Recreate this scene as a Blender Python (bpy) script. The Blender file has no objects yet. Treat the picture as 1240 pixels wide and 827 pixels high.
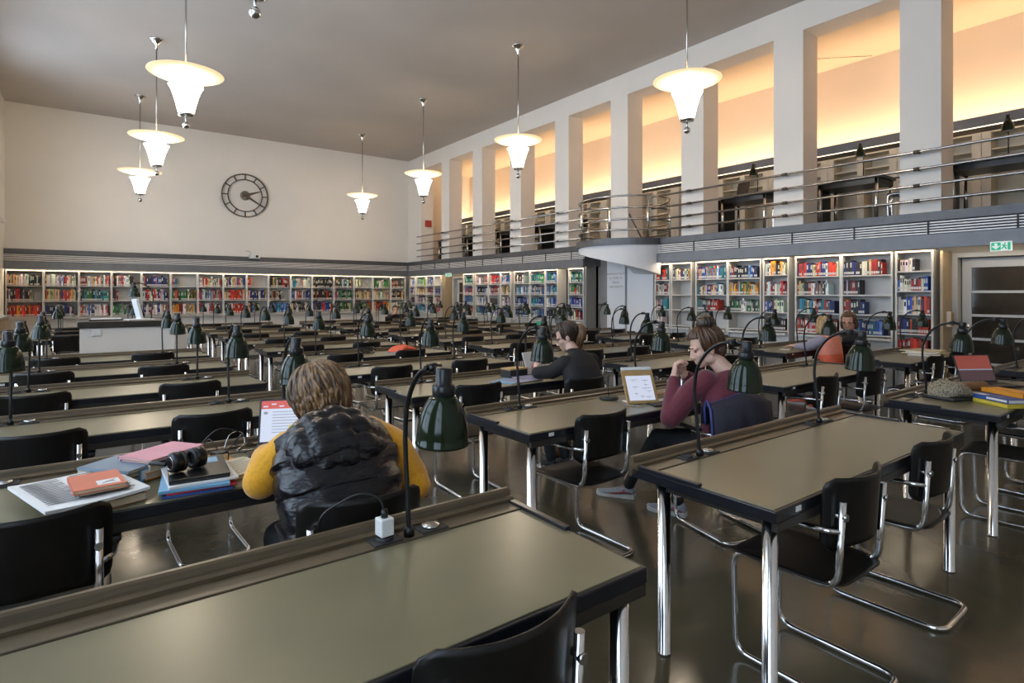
import bpy, bmesh, math, random
from mathutils import Vector, Matrix, noise
random.seed(7)
PI = math.pi
C = bpy.context.scene.collection
SC = bpy.context.scene

# ------------------------------------------------------------------ materials
def nmat(name):
    m = bpy.data.materials.new(name); m.use_nodes = True
    nt = m.node_tree; b = nt.nodes['Principled BSDF']
    return m, nt, b

def pm(name, col, rough=.5, metal=0., noise_s=0., noise_a=0., bump=0., coat=0., rough_var=0., stretch=None, sheen=0., spec=.5):
    """Principled material whose colour is varied by a procedural noise."""
    m, nt, b = nmat(name)
    b.inputs['Roughness'].default_value = rough
    b.inputs['Metallic'].default_value = metal
    b.inputs['Base Color'].default_value = (*col, 1)
    b.inputs['Specular IOR Level'].default_value = spec
    if coat: b.inputs['Coat Weight'].default_value = coat; b.inputs['Coat Roughness'].default_value = .06
    if sheen: b.inputs['Sheen Weight'].default_value = sheen
    if noise_s:
        tc = nt.nodes.new('ShaderNodeTexCoord'); n = nt.nodes.new('ShaderNodeTexNoise')
        n.inputs['Scale'].default_value = noise_s; n.inputs['Detail'].default_value = 6
        src = tc.outputs['Object']
        if stretch:
            mp = nt.nodes.new('ShaderNodeMapping'); mp.inputs['Scale'].default_value = stretch
            nt.links.new(src, mp.inputs['Vector']); src = mp.outputs['Vector']
        nt.links.new(src, n.inputs['Vector'])
        r = nt.nodes.new('ShaderNodeValToRGB')
        r.color_ramp.elements[0].position = .3; r.color_ramp.elements[1].position = .7
        r.color_ramp.elements[0].color = (*[c*(1-noise_a) for c in col], 1)
        r.color_ramp.elements[1].color = (*[min(1, c*(1+noise_a)) for c in col], 1)
        nt.links.new(n.outputs['Fac'], r.inputs['Fac']); nt.links.new(r.outputs['Color'], b.inputs['Base Color'])
        if rough_var:
            mr = nt.nodes.new('ShaderNodeMapRange')
            mr.inputs['To Min'].default_value = max(.02, rough-rough_var); mr.inputs['To Max'].default_value = rough+rough_var
            nt.links.new(n.outputs['Fac'], mr.inputs['Value']); nt.links.new(mr.outputs['Result'], b.inputs['Roughness'])
        if bump:
            bp = nt.nodes.new('ShaderNodeBump'); bp.inputs['Strength'].default_value = bump; bp.inputs['Distance'].default_value = .01
            nt.links.new(n.outputs['Fac'], bp.inputs['Height']); nt.links.new(bp.outputs['Normal'], b.inputs['Normal'])
    return m

def em(name, col, strength, base=(.8, .8, .8)):
    m, nt, b = nmat(name)
    b.inputs['Base Color'].default_value = (*base, 1)
    b.inputs['Emission Color'].default_value = (*col, 1); b.inputs['Emission Strength'].default_value = strength
    return m

M = {}
M['wall'] = pm('white_plaster', (.74, .71, .67), .85, noise_s=1.3, noise_a=.02, bump=.02)
M['ceil'] = pm('dimmed_ceiling_plaster', (.49, .445, .41), .9, noise_s=.7, noise_a=.05, bump=.02)  # darker than the walls: the ceiling's weaker light is put into its colour
M['galwall'] = pm('gallery_plaster', (.72, .62, .51), .85, noise_s=1., noise_a=.02)
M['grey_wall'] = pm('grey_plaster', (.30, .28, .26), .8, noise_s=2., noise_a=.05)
M['white_panel'] = pm('white_panel_paint', (.66, .67, .70), .7, noise_s=2., noise_a=.02)
M['fascia'] = pm('dark_grey_fascia', (.085, .087, .095), .35, .2, noise_s=6, noise_a=.12)
M['fascia_l'] = pm('mid_grey_fascia', (.16, .165, .18), .4, .2, noise_s=6, noise_a=.1)
M['slat'] = pm('aluminium_slat', (.78, .76, .74), .4, .1, noise_s=9, noise_a=.05)
M['dark'] = pm('dark_void', (.02, .02, .022), .6, noise_s=5, noise_a=.2)
M['shelf'] = pm('pale_shelf_paint', (.58, .555, .52), .45, noise_s=4, noise_a=.03)
M['gshelf'] = pm('cream_shelf_paint', (.66, .60, .48), .5, noise_s=4, noise_a=.03)
M['lino'] = pm('olive_linoleum', (.158, .138, .078), .29, spec=.55, noise_s=5, noise_a=.07, rough_var=.025)
M['edge'] = pm('black_table_edge', (.010, .010, .013), .28, spec=.4, noise_s=20, noise_a=.2)
M['apron'] = pm('dark_apron_wood', (.024, .019, .015), .4, noise_s=14, noise_a=.3, stretch=(1, 8, 8))
M['rail'] = pm('dark_brown_wood', (.088, .062, .034), .33, noise_s=9, noise_a=.25, stretch=(1, 10, 10))
M['strip'] = pm('brown_cable_cover', (.098, .072, .042), .36, noise_s=8, noise_a=.2, stretch=(1, 8, 8))
M['chrome'] = pm('chrome', (.72, .71, .70), .14, 1., noise_s=30, noise_a=.03)
M['steel'] = pm('brushed_steel', (.50, .49, .47), .26, 1., noise_s=40, noise_a=.06)
M['ply'] = pm('black_stained_plywood', (.008, .0065, .0055), .36, spec=.3, noise_s=10, noise_a=.3, stretch=(1, 9, 1))
M['ply_br'] = pm('worn_brown_plywood', (.05, .032, .022), .4, noise_s=6, noise_a=.35, stretch=(1, 6, 1))
M['pad'] = pm('black_arm_wood', (.010, .010, .011), .35, noise_s=12, noise_a=.2)
M['green'] = pm('dark_green_enamel', (.006, .012, .004), .13, spec=.32, noise_s=5, noise_a=.15)
M['white_en'] = pm('white_enamel', (.75, .74, .70), .35, noise_s=5, noise_a=.02)
M['black'] = pm('black_metal', (.006, .006, .0065), .3, spec=.4, noise_s=20, noise_a=.15)
M['rubber'] = pm('matt_black_plastic', (.016, .016, .017), .55, noise_s=20, noise_a=.1)
M['wplast'] = pm('white_plastic', (.70, .70, .68), .4, noise_s=12, noise_a=.03)
M['paper'] = pm('white_paper', (.72, .71, .69), .8, noise_s=15, noise_a=.03)
M['pages'] = pm('cream_pages', (.60, .50, .34), .85, noise_s=60, noise_a=.12, stretch=(1, 1, 14))
M['clock'] = pm('bronze_grey_metal', (.10, .085, .068), .4, .6, noise_s=15, noise_a=.1)
M['clockhub'] = pm('pale_bronze_disc', (.30, .255, .20), .4, .5, noise_s=15, noise_a=.1)
M['tan'] = pm('tan_wood_panel', (.36, .27, .17), .5, noise_s=4, noise_a=.1, stretch=(6, 6, 1))
M['doorp'] = pm('grey_white_door_paint', (.42, .41, .40), .4, noise_s=6, noise_a=.03)
M['pane'] = pm('dark_door_glass', (.030, .024, .018), .06, noise_s=3, noise_a=.3)
M['sign_g'] = em('lit_green_sign', (.0, .42, .20), .30, (.0, .22, .11))
M['sign_w'] = em('lit_white_sign', (.9, 1., .95), .15, (.6, .62, .6))
M['red'] = pm('red_sign_paint', (.45, .05, .03), .5, noise_s=10, noise_a=.05)
M['led'] = em('warm_light_strip', (1., .82, .56), 15.)
M['led_g'] = em('amber_light_strip', (1., .67, .38), 10.)
M['led_s'] = em('warm_shelf_strip', (1., .74, .42), 2.2)

def floor_mat():
    m, nt, b = nmat('polished_olive_screed')
    tc = nt.nodes.new('ShaderNodeTexCoord')
    n = nt.nodes.new('ShaderNodeTexNoise'); n.inputs['Scale'].default_value = .9; n.inputs['Detail'].default_value = 8; n.inputs['Distortion'].default_value = .8
    n2 = nt.nodes.new('ShaderNodeTexNoise'); n2.inputs['Scale'].default_value = 9; n2.inputs['Detail'].default_value = 5
    for x in (n, n2): nt.links.new(tc.outputs['Object'], x.inputs['Vector'])
    r = nt.nodes.new('ShaderNodeValToRGB'); e = r.color_ramp.elements
    e[0].position = .32; e[0].color = (.056, .048, .030, 1); e[1].position = .70; e[1].color = (.130, .108, .064, 1)
    nt.links.new(n.outputs['Fac'], r.inputs['Fac']); nt.links.new(r.outputs['Color'], b.inputs['Base Color'])
    mr = nt.nodes.new('ShaderNodeMapRange'); mr.inputs['To Min'].default_value = .12; mr.inputs['To Max'].default_value = .26
    nt.links.new(n2.outputs['Fac'], mr.inputs['Value']); nt.links.new(mr.outputs['Result'], b.inputs['Roughness'])
    bp = nt.nodes.new('ShaderNodeBump'); bp.inputs['Strength'].default_value = .06; bp.inputs['Distance'].default_value = .02
    nt.links.new(n2.outputs['Fac'], bp.inputs['Height']); nt.links.new(bp.outputs['Normal'], b.inputs['Normal'])
    return m
M['floor'] = floor_mat()

def book_mat():
    m, nt, b = nmat('book_cloth')
    a = nt.nodes.new('ShaderNodeAttribute'); a.attribute_name = 'Col'
    nt.links.new(a.outputs['Color'], b.inputs['Base Color']); b.inputs['Roughness'].default_value = .45
    return m
M['book'] = book_mat()

def glass_mat():
    m = bpy.data.materials.new('window_glass'); m.use_nodes = True; nt = m.node_tree; nt.nodes.clear()
    o = nt.nodes.new('ShaderNodeOutputMaterial'); t = nt.nodes.new('ShaderNodeBsdfTransparent'); g = nt.nodes.new('ShaderNodeBsdfGlossy')
    g.inputs['Roughness'].default_value = .02; mx = nt.nodes.new('ShaderNodeMixShader'); mx.inputs['Fac'].default_value = .06
    t.inputs['Color'].default_value = (.95, .98, 1, 1)
    nt.links.new(t.outputs[0], mx.inputs[1]); nt.links.new(g.outputs[0], mx.inputs[2]); nt.links.new(mx.outputs[0], o.inputs[0])
    return m
M['glass'] = glass_mat()

def pendant_mat(name, c_in, c_out, s_in, s_out, r_in, r_out):
    """Opal glass lit by the bulb at the axis: glows strongest near it."""
    m, nt, b = nmat(name)
    tc = nt.nodes.new('ShaderNodeTexCoord'); sx = nt.nodes.new('ShaderNodeSeparateXYZ'); cx = nt.nodes.new('ShaderNodeCombineXYZ')
    L = nt.links.new
    L(tc.outputs['Object'], sx.inputs[0]); L(sx.outputs['X'], cx.inputs['X']); L(sx.outputs['Y'], cx.inputs['Y'])
    ln = nt.nodes.new('ShaderNodeVectorMath'); ln.operation = 'LENGTH'; L(cx.outputs[0], ln.inputs[0])
    mr = nt.nodes.new('ShaderNodeMapRange'); mr.inputs['From Min'].default_value = r_in; mr.inputs['From Max'].default_value = r_out
    L(ln.outputs['Value'], mr.inputs['Value'])
    ra = nt.nodes.new('ShaderNodeValToRGB'); ra.color_ramp.elements[0].color = (*c_in, 1); ra.color_ramp.elements[1].color = (*c_out, 1)
    L(mr.outputs['Result'], ra.inputs['Fac']); L(ra.outputs['Color'], b.inputs['Emission Color'])
    m2 = nt.nodes.new('ShaderNodeMapRange'); m2.inputs['To Min'].default_value = s_in; m2.inputs['To Max'].default_value = s_out
    L(mr.outputs['Result'], m2.inputs['Value']); L(m2.outputs['Result'], b.inputs['Emission Strength'])
    b.inputs['Base Color'].default_value = (.8, .78, .7, 1); b.inputs['Roughness'].default_value = .3
    return m
M['opal_disc'] = pendant_mat('opal_glass_disc', (1., .86, .62), (1., .74, .42), 2.6, .42, .08, .40)
M['opal_disc'].node_tree.nodes['Principled BSDF'].inputs['Base Color'].default_value = (.10, .085, .055, 1)
M['opal_cone'] = pendant_mat('opal_glass_cone', (1., .83, .63), (1., .83, .63), 18.0, 18.0, .0, .3)

# ------------------------------------------------------------------ mesh helpers
def NB(): return bmesh.new()

def box(bm, x0, x1, y0, y1, z0, z1, mi=0, mat=None):
    vs = [bm.verts.new(v) for v in ((x0,y0,z0),(x1,y0,z0),(x1,y1,z0),(x0,y1,z0),(x0,y0,z1),(x1,y0,z1),(x1,y1,z1),(x0,y1,z1))]
    if mat is not None:
        for v in vs: v.co = mat @ v.co
    fs = []
    for f in ((0,3,2,1),(4,5,6,7),(0,1,5,4),(1,2,6,5),(2,3,7,6),(3,0,4,7)):
        q = bm.faces.new([vs[i] for i in f]); q.material_index = mi; fs.append(q)
    return fs

def bbox(bm, x0, x1, y0, y1, z0, z1, r=.004, seg=2, mi=0, mat=None):
    """A box with rounded edges."""
    b2 = bmesh.new(); box(b2, x0, x1, y0, y1, z0, z1, mi)
    bmesh.ops.bevel(b2, geom=list(b2.edges), offset=r, segments=seg, affect='EDGES', profile=.5, clamp_overlap=True)
    join(bm, b2, mat, mi)

def join(bm, b2, mat=None, mi=None):
    mp = {}
    for v in b2.verts:
        mp[v] = bm.verts.new(mat @ v.co if mat is not None else v.co)
    for f in b2.faces:
        try:
            q = bm.faces.new([mp[v] for v in f.verts]); q.material_index = f.material_index if mi is None else mi; q.smooth = f.smooth
        except ValueError: pass
    b2.free()

def frames(pts):
    """Rotation-minimising frames along a polyline."""
    P = [Vector(p) for p in pts]; n = len(P); T = []
    for i in range(n):
        t = (P[min(i+1, n-1)] - P[max(i-1, 0)])
        T.append(t.normalized() if t.length > 1e-9 else Vector((0,0,1)))
    a = Vector((0,0,1)) if abs(T[0].z) < .9 else Vector((1,0,0))
    u = (a - T[0]*a.dot(T[0])).normalized(); out = []
    for i in range(n):
        u = (u - T[i]*u.dot(T[i])); u = u.normalized() if u.length > 1e-6 else T[i].orthogonal().normalized()
        out.append((P[i], T[i], u, T[i].cross(u)))
    return out

def tube(bm, pts, r, n=8, mi=0, caps=True, smooth=True, closed=False):
    rr = r if isinstance(r, (list, tuple)) else [r]*len(pts)
    rings = []
    for (p, t, u, v), q in zip(frames(pts), rr):
        rings.append([bm.verts.new(p + (u*math.cos(2*PI*k/n) + v*math.sin(2*PI*k/n))*q) for k in range(n)])
    for a, b in zip(rings, rings[1:] + ([rings[0]] if closed else [])):
        for k in range(n):
            f = bm.faces.new((a[k], a[(k+1)%n], b[(k+1)%n], b[k])); f.material_index = mi; f.smooth = smooth
    if caps and not closed:
        f = bm.faces.new(rings[0][::-1]); f.material_index = mi
        f = bm.faces.new(rings[-1]); f.material_index = mi
    return rings

def fillet(pts, rad, seg=5):
    """Polyline with rounded corners."""
    P = [Vector(p) for p in pts]; out = [P[0]]
    for i in range(1, len(P)-1):
        a, b, c = P[i-1], P[i], P[i+1]
        d1 = (a-b); d2 = (c-b); r = min(rad, d1.length*.48, d2.length*.48)
        s = b + d1.normalized()*r; e = b + d2.normalized()*r
        for k in range(seg+1):
            t = k/seg; out.append(s*(1-t)**2 + b*2*t*(1-t) + e*t*t)
    out.append(P[-1]); return out

def spline(pts, seg=6):
    """Catmull-Rom through the points."""
    P = [Vector(p) for p in pts]; out = []
    for i in range(len(P)-1):
        p0 = P[max(i-1,0)]; p1 = P[i]; p2 = P[i+1]; p3 = P[min(i+2, len(P)-1)]
        for k in range(seg):
            t = k/seg
            out.append(.5*((2*p1)+(p2-p0)*t+(2*p0-5*p1+4*p2-p3)*t*t+(3*p1-p0-3*p2+p3)*t**3))
    out.append(P[-1]); return out

def lathe(bm, prof, n=24, origin=(0,0,0), mi=0, mat=None, smooth=True):
    o = Vector(origin); rings = []
    for r, z in prof:
        if r < 1e-5:
            co = o + Vector((0,0,z)); rings.append([bm.verts.new(mat @ co if mat is not None else co)])
        else:
            ring = []
            for k in range(n):
                co = o + Vector((r*math.cos(2*PI*k/n), r*math.sin(2*PI*k/n), z))
                ring.append(bm.verts.new(mat @ co if mat is not None else co))
            rings.append(ring)
    for a, b in zip(rings, rings[1:]):
        for k in range(n):
            va = [a[k % len(a)], a[(k+1) % len(a)]] if len(a) > 1 else [a[0]]
            vb = [b[(k+1) % len(b)], b[k % len(b)]] if len(b) > 1 else [b[0]]
            if len(va)+len(vb) < 3: continue
            f = bm.faces.new(va+vb); f.material_index = mi; f.smooth = smooth

def ell(bm, c, rad, rot=None, n=16, mi=0):
    """Ellipsoid."""
    b2 = bmesh.new(); bmesh.ops.create_uvsphere(b2, u_segments=n, v_segments=max(6, n*2//3), radius=1)
    m = Matrix.Translation(Vector(c)) @ (rot.to_4x4() if rot is not None else Matrix()) @ Matrix.Diagonal((*rad, 1))
    for f in b2.faces: f.smooth = True
    join(bm, b2, m, mi)

def prism(bm, pts, z0, z1, mi=0, mat=None):
    """Extrude a convex or concave outline (list of x,y)."""
    lo = [bm.verts.new((x, y, z0)) for x, y in pts]; hi = [bm.verts.new((x, y, z1)) for x, y in pts]
    if mat is not None:
        for v in lo+hi: v.co = mat @ v.co
    n = len(pts); fs = [bm.faces.new(lo[::-1]), bm.faces.new(hi)]
    for k in range(n): fs.append(bm.faces.new((lo[k], lo[(k+1)%n], hi[(k+1)%n], hi[k])))
    for f in fs: f.material_index = mi
    return fs

def loft(bm, rings, mi=0, caps=True, smooth=True):
    R = [[bm.verts.new(p) for p in r] for r in rings]; n = len(R[0])
    for a, b in zip(R, R[1:]):
        for k in range(n):
            f = bm.faces.new((a[k], a[(k+1)%n], b[(k+1)%n], b[k])); f.material_index = mi; f.smooth = smooth
    if caps:
        for r in (R[0][::-1], R[-1]):
            f = bm.faces.new(r); f.material_index = mi; f.smooth = smooth
    return R

def obj(name, bm, mats, parent=None, loc=None, rz=None, recalc=True):
    if recalc: bmesh.ops.recalc_face_normals(bm, faces=bm.faces[:])
    me = bpy.data.meshes.new(name); bm.to_mesh(me); bm.free()
    for m in (mats if isinstance(mats, (list, tuple)) else [mats]): me.materials.append(M[m] if isinstance(m, str) else m)
    o = bpy.data.objects.new(name, me); C.objects.link(o)
    if parent is not None: o.parent = parent
    if loc is not None: o.location = loc
    if rz is not None: o.rotation_euler = (0, 0, rz)
    return o

def tag(o, label, cat, group=None, kind=None):
    o['label'] = label; o['category'] = cat
    if group: o['group'] = group
    if kind: o['kind'] = kind
    return o

def thing(name, label, cat, loc=(0,0,0), rz=0, group=None):
    o = bpy.data.objects.new(name, None); C.objects.link(o)
    o.location = loc; o.rotation_euler = (0, 0, rz); o.empty_display_size = .1
    return tag(o, label, cat, group)

def struct(name, bm, mats, label=None, cat=None):
    o = obj(name, bm, mats); o['kind'] = 'structure'
    o['label'] = label or name; o['category'] = cat or 'room'
    return o

KIDS = {}
def dup(root, loc, rz, label, group=None):
    """Copy a thing, its parts and their sub-parts."""
    r = root.copy(); C.objects.link(r); r.location = loc; r.rotation_euler = (0, 0, rz)
    r['label'] = label
    if group: r['group'] = group
    for ch in root.children:
        c = ch.copy(); C.objects.link(c); c.parent = r
        for g in ch.children:
            d = g.copy(); C.objects.link(d); d.parent = c
    return r

ORD = ['zeroth','first','second','third','fourth','fifth','sixth','seventh','eighth','ninth','tenth','eleventh','twelfth','thirteenth','fourteenth','fifteenth','sixteenth','seventeenth','eighteenth','nineteenth','twentieth']
def ordn(n):
    if n <= 20: return ORD[n]
    tens = {2:'twenty',3:'thirty',4:'forty',5:'fifty'}[n//10]
    return {2:'twentieth',3:'thirtieth',4:'fortieth',5:'fiftieth'}[n//10] if n % 10 == 0 else tens+'-'+ORD[n % 10]
# ------------------------------------------------------------------ room (metres; the camera stands at the origin)
XL, XR, YF, YB, HC = -1.47, 8.96, 18.0, -3.0, 6.02      # side walls, far wall, wall behind, ceiling
XG, HG = 11.45, 5.76                                    # gallery back wall and ceiling
GZ = 2.55                                               # gallery floor
CP, CW, CY = 1.7925, .475, 2.69                         # column pitch, width, first column

b = NB(); box(b, XL-.3, 12.2, YB-.3, YF+.3, -.2, 0); struct('floor', b, 'floor', 'polished dark olive screed floor of the reading room', 'floor')
b = NB(); box(b, XL-.3, XR+.02, YB-.3, YF+.3, HC, HC+.2); struct('ceiling', b, 'ceil', 'plaster ceiling of the hall, its dimness painted into a grey beige', 'ceiling')
b = NB(); box(b, XL-.3, 12.2, YF, YF+.35, 2.1, HC); box(b, XL-.3, 12.2, YF+.17, YF+.35, 0, 2.1); struct('wall_far', b, 'wall', 'tall white end wall with the clock', 'wall')
b = NB(); box(b, XL-.3, 12.2, YB-.25, YB, 0, HC); struct('wall_back', b, 'wall', 'plain wall behind the viewer', 'wall')

# window wall on the left
wins = [(-1.9, .3), (1.7, 3.9), (5.3, 7.5), (8.9, 11.1), (12.5, 14.7)]
WZ0, WZ1 = .95, 5.3
b = NB()
ys = [YB] + [v for w in wins for v in w] + [YF+.2]
for a, c in zip(ys[0::2], ys[1::2]): box(b, XL-.3, XL, a, c, 0, HC)
for a, c in wins:
    box(b, XL-.3, XL, a, c, 0, WZ0); box(b, XL-.3, XL, a, c, WZ1, HC)
struct('wall_left', b, 'wall', 'white wall with tall windows', 'wall')
for i, (a, c) in enumerate(wins):
    fb = NB()
    for y0, y1 in ((a, a+.07), (c-.07, c), ((a+c)/2-.04, (a+c)/2+.04)): box(fb, XL-.2, XL-.12, y0, y1, WZ0, WZ1)
    for z in (WZ0, 2.0, 3.1, 4.2, WZ1-.07): box(fb, XL-.2, XL-.12, a+.07, (a+c)/2-.04, z, z+.07); box(fb, XL-.2, XL-.12, (a+c)/2+.04, c-.07, z, z+.07)
    w = struct('window_%d' % (i+1), fb, 'white_en', 'tall white framed window, %s along the window wall' % ordn(i+1), 'window')
    gb = NB(); box(gb, XL-.165, XL-.155, a+.05, c-.05, WZ0+.05, WZ1-.05); obj('window_pane', gb, 'glass', w)
    sb = NB(); box(sb, XL-.28, XL+.06, a-.05, c+.05, WZ0-.05, WZ0); obj('window_sill', sb, 'white_en', w)
    ld = bpy.data.lights.new('window_portal', 'AREA'); ld.shape = 'RECTANGLE'; ld.size = WZ1-WZ0; ld.size_y = c-a
    ld.cycles.is_portal = True
    lo = bpy.data.objects.new('window_portal', ld); C.objects.link(lo)
    lo.location = (XL-.32, (a+c)/2, (WZ0+WZ1)/2); lo.rotation_euler = (0, -PI/2, 0)

# colonnade wall above the gallery edge
b = NB()
OT = 5.575
box(b, XR, XR+.45, YB, YF, OT, HC+.1)
cols = []
n = -3
while True:
    y0 = CY + CP*n
    if y0 > 16.6: break
    if y0 + CW > YB: cols.append((max(y0, YB), y0+CW)); box(b, XR, XR+.45, max(y0, YB), y0+CW, GZ-.02, OT)
    n += 1
box(b, XR, XR+.45, 17.05, YF, GZ-.02, OT)
struct('wall_right', b, 'wall', 'white colonnade wall of square piers in front of the gallery', 'wall')
b = NB(); box(b, XG, XG+.2, YB, YF, GZ, HG+.3); struct('wall_gallery', b, 'galwall', 'cream back wall of the gallery above its shelves', 'wall')
b = NB(); box(b, XR+.45, XG+.2, YB, YF, HG, HG+.2); struct('ceiling_gallery', b, 'galwall', 'cream ceiling over the gallery', 'ceiling')
b = NB(); box(b, 8.86, 9.6, YB, 7.2, 2.1, GZ-.02); box(b, 8.86, 9.6, 9.2, YF, 2.1, GZ-.02); box(b, 9.6, XG+.2, YB, YF, 2.1, GZ-.02)
struct('floor_gallery', b, 'fascia_l', 'slab carrying the gallery', 'floor')

# lower wall under the gallery with its two doorways and stair niche
D1 = (.85, 2.66); D2 = (14.40, 15.56); ST = (7.35, 9.27)
b = NB()
for a, c in ((YB, D1[0]), (D1[1], ST[0]), (ST[1], D2[0]), (D2[1], YF)): box(b, 9.25, 9.45, a, c, 0, 2.12)
for d in (D1, D2): box(b, 9.25, 9.45, d[0], d[1], 2.02, 2.12)
struct('wall_lower', b, 'grey_wall', 'grey wall behind the bookcases under the gallery', 'wall')
b = NB(); box(b, 10.6, 10.8, YB, YF, 0, 2.12); struct('wall_corridor', b, 'grey_wall', 'dim corridor wall behind the doors', 'wall')

# fascia: top band, slatted grille, lower band -- on the gallery edge and on the end wall
def fascia(name, x_or_y, runs, axis, lbl, low_runs=None):
    up, lo, gr = NB(), NB(), NB()
    for a, c in runs:
        if axis == 'x': box(up, x_or_y, x_or_y+.18, a, c, 2.43, GZ-.005)
        else: box(up, a, c, x_or_y, x_or_y+.25, 2.43, GZ-.005)
    for a, c in (low_runs or runs):
        for k in range(5):
            z = 2.262+k*.034
            if axis == 'x':
                box(gr, x_or_y+.015, x_or_y+.045, a, c, z, z+.016, 0)
            else: box(gr, a, c, x_or_y+.015, x_or_y+.045, z, z+.016, 0)
        if axis == 'x':
            box(gr, x_or_y+.055, x_or_y+.08, a, c, 2.24, 2.43, 1); box(lo, x_or_y-.02, x_or_y+.09, a, c, 2.09, 2.25); box(lo, x_or_y-.02, x_or_y-.008, a, c, 2.072, 2.09)
            y = a+.4
            while y < c: box(gr, x_or_y+.005, x_or_y+.05, y, y+.018, 2.25, 2.43, 1); y += CP/2
        else:
            box(gr, a, c, x_or_y+.055, x_or_y+.08, 2.24, 2.43, 1); box(lo, a, c, x_or_y-.02, x_or_y+.09, 2.09, 2.25); box(lo, a, c, x_or_y-.02, x_or_y-.008, 2.072, 2.09)
    struct('trim_%d' % name, up, 'fascia', 'dark grey top band of the ledge ' + lbl, 'trim')
    struct('trim_%d' % (name+1), gr, ['slat', 'dark'], 'pale slatted ventilation grille ' + lbl, 'trim')
    struct('trim_%d' % (name+2), lo, 'fascia_l', 'grey lower band of the ledge ' + lbl, 'trim')
fascia(1, 8.80, [(YB, 17.75)], 'x', 'along the gallery edge', [(YB, 7.78), (9.2, 17.75)])
fascia(4, 17.76, [(XL, 8.80)], 'y', 'across the end wall')

# warm light strips hidden under the ledges
def strip(x0, x1, y0, y1, z, lbl, mat='led'):
    t = NB(); box(t, x0, x1, y0, y1, z+.004, z+.012, 0); o = obj('light_strip', t, mat); tag(o, lbl, 'light')
strip(8.835, 8.865, YB+.1, 7.3, 2.078, 'warm light strip above the bookcases between door and stair')
strip(8.835, 8.865, 9.3, 17.6, 2.078, 'warm light strip above the bookcases beyond the stair')
strip(XL+.03, 8.7, 17.80, 17.83, 2.078, 'warm light strip above the bookcases on the clock wall')

# stair niche under the balcony
b = NB(); box(b, 9.32, 9.4, 7.2, 9.4, 0, 2.5); box(b, 8.95, 9.4, 9.27, 9.31, 0, 2.5)
struct('wall_stair', b, 'grey_wall', 'grey wall of the stair niche', 'wall')
b = NB(); box(b, 8.93, 9.31, 8.12, 8.62, 0, 2.46); pl = struct('pillar', b, 'white_panel', 'pale pillar carrying a grey inscription beside the stair', 'pillar')
b = NB(); box(b, 8.90, 9.31, 7.37, 8.03, 0, 2.44); struct('partition', b, 'white_panel', 'pale panel enclosing the stair', 'wall')
for k, s in enumerate(('HANNARSOSEL M', 'DE TEMPLI PS', 'SANCH', '1 DIG DIEHSTT')):
    cu = bpy.data.curves.new('inscription', 'FONT'); cu.body = s; cu.size = .062; cu.align_x = 'CENTER'; cu.extrude = .001
    o = bpy.data.objects.new('inscription', cu); C.objects.link(o); cu.materials.append(M['steel'])
    o.location = (8.928, 8.37, 1.88-k*.09); o.rotation_euler = (PI/2, 0, -PI/2); o.parent = pl
# handrail on the niche wall
b = NB(); tube(b, spline([(9.27, 9.22, 1.24), (9.26, 9.1, 1.25), (9.26, 8.9, 1.32), (9.26, 8.66, 1.46)]), .018, 8)
for y, z in ((9.15, 1.23), (8.8, 1.35)): tube(b, [(9.26, y, z+.01), (9.3, y, z-.03), (9.325, y, z-.03)], .007, 6)
tag(obj('handrail', b, 'steel'), 'steel handrail curving up the grey stair niche wall', 'handrail')

# balcony bulge: half-oval slab with a winding soffit beneath
bc, ba, bb = (8.93, 8.16), .88, 1.05
def oval(t, s=1.): return Vector((bc[0]-ba*s*math.sin(t), bc[1]+bb*s*math.cos(t), 0))
bal = thing('balcony', 'rounded dark balcony bulging from the gallery above the stair', 'balcony', (0,0,0)); bal['kind'] = 'structure'
b = NB(); prism(b, [tuple(oval(PI*k/32)[:2]) for k in range(33)], 2.425, GZ); obj('balcony_slab', b, 'fascia', bal)
b = NB(); R = []
for k in range(33):
    t = PI*(.02+.96*k/32); u = k/32
    zl = 2.40 - .55*max(0, (u-.12)/.88)**1.1
    p, q = oval(t, .95), oval(t, .28)
    R.append([p+Vector((0,0,2.424)), p+Vector((0,0,zl)), q+Vector((0,0,zl+.03)), q+Vector((0,0,2.424))])
loft(b, R, smooth=False); obj('winding_soffit', b, 'white_panel', bal)

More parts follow.
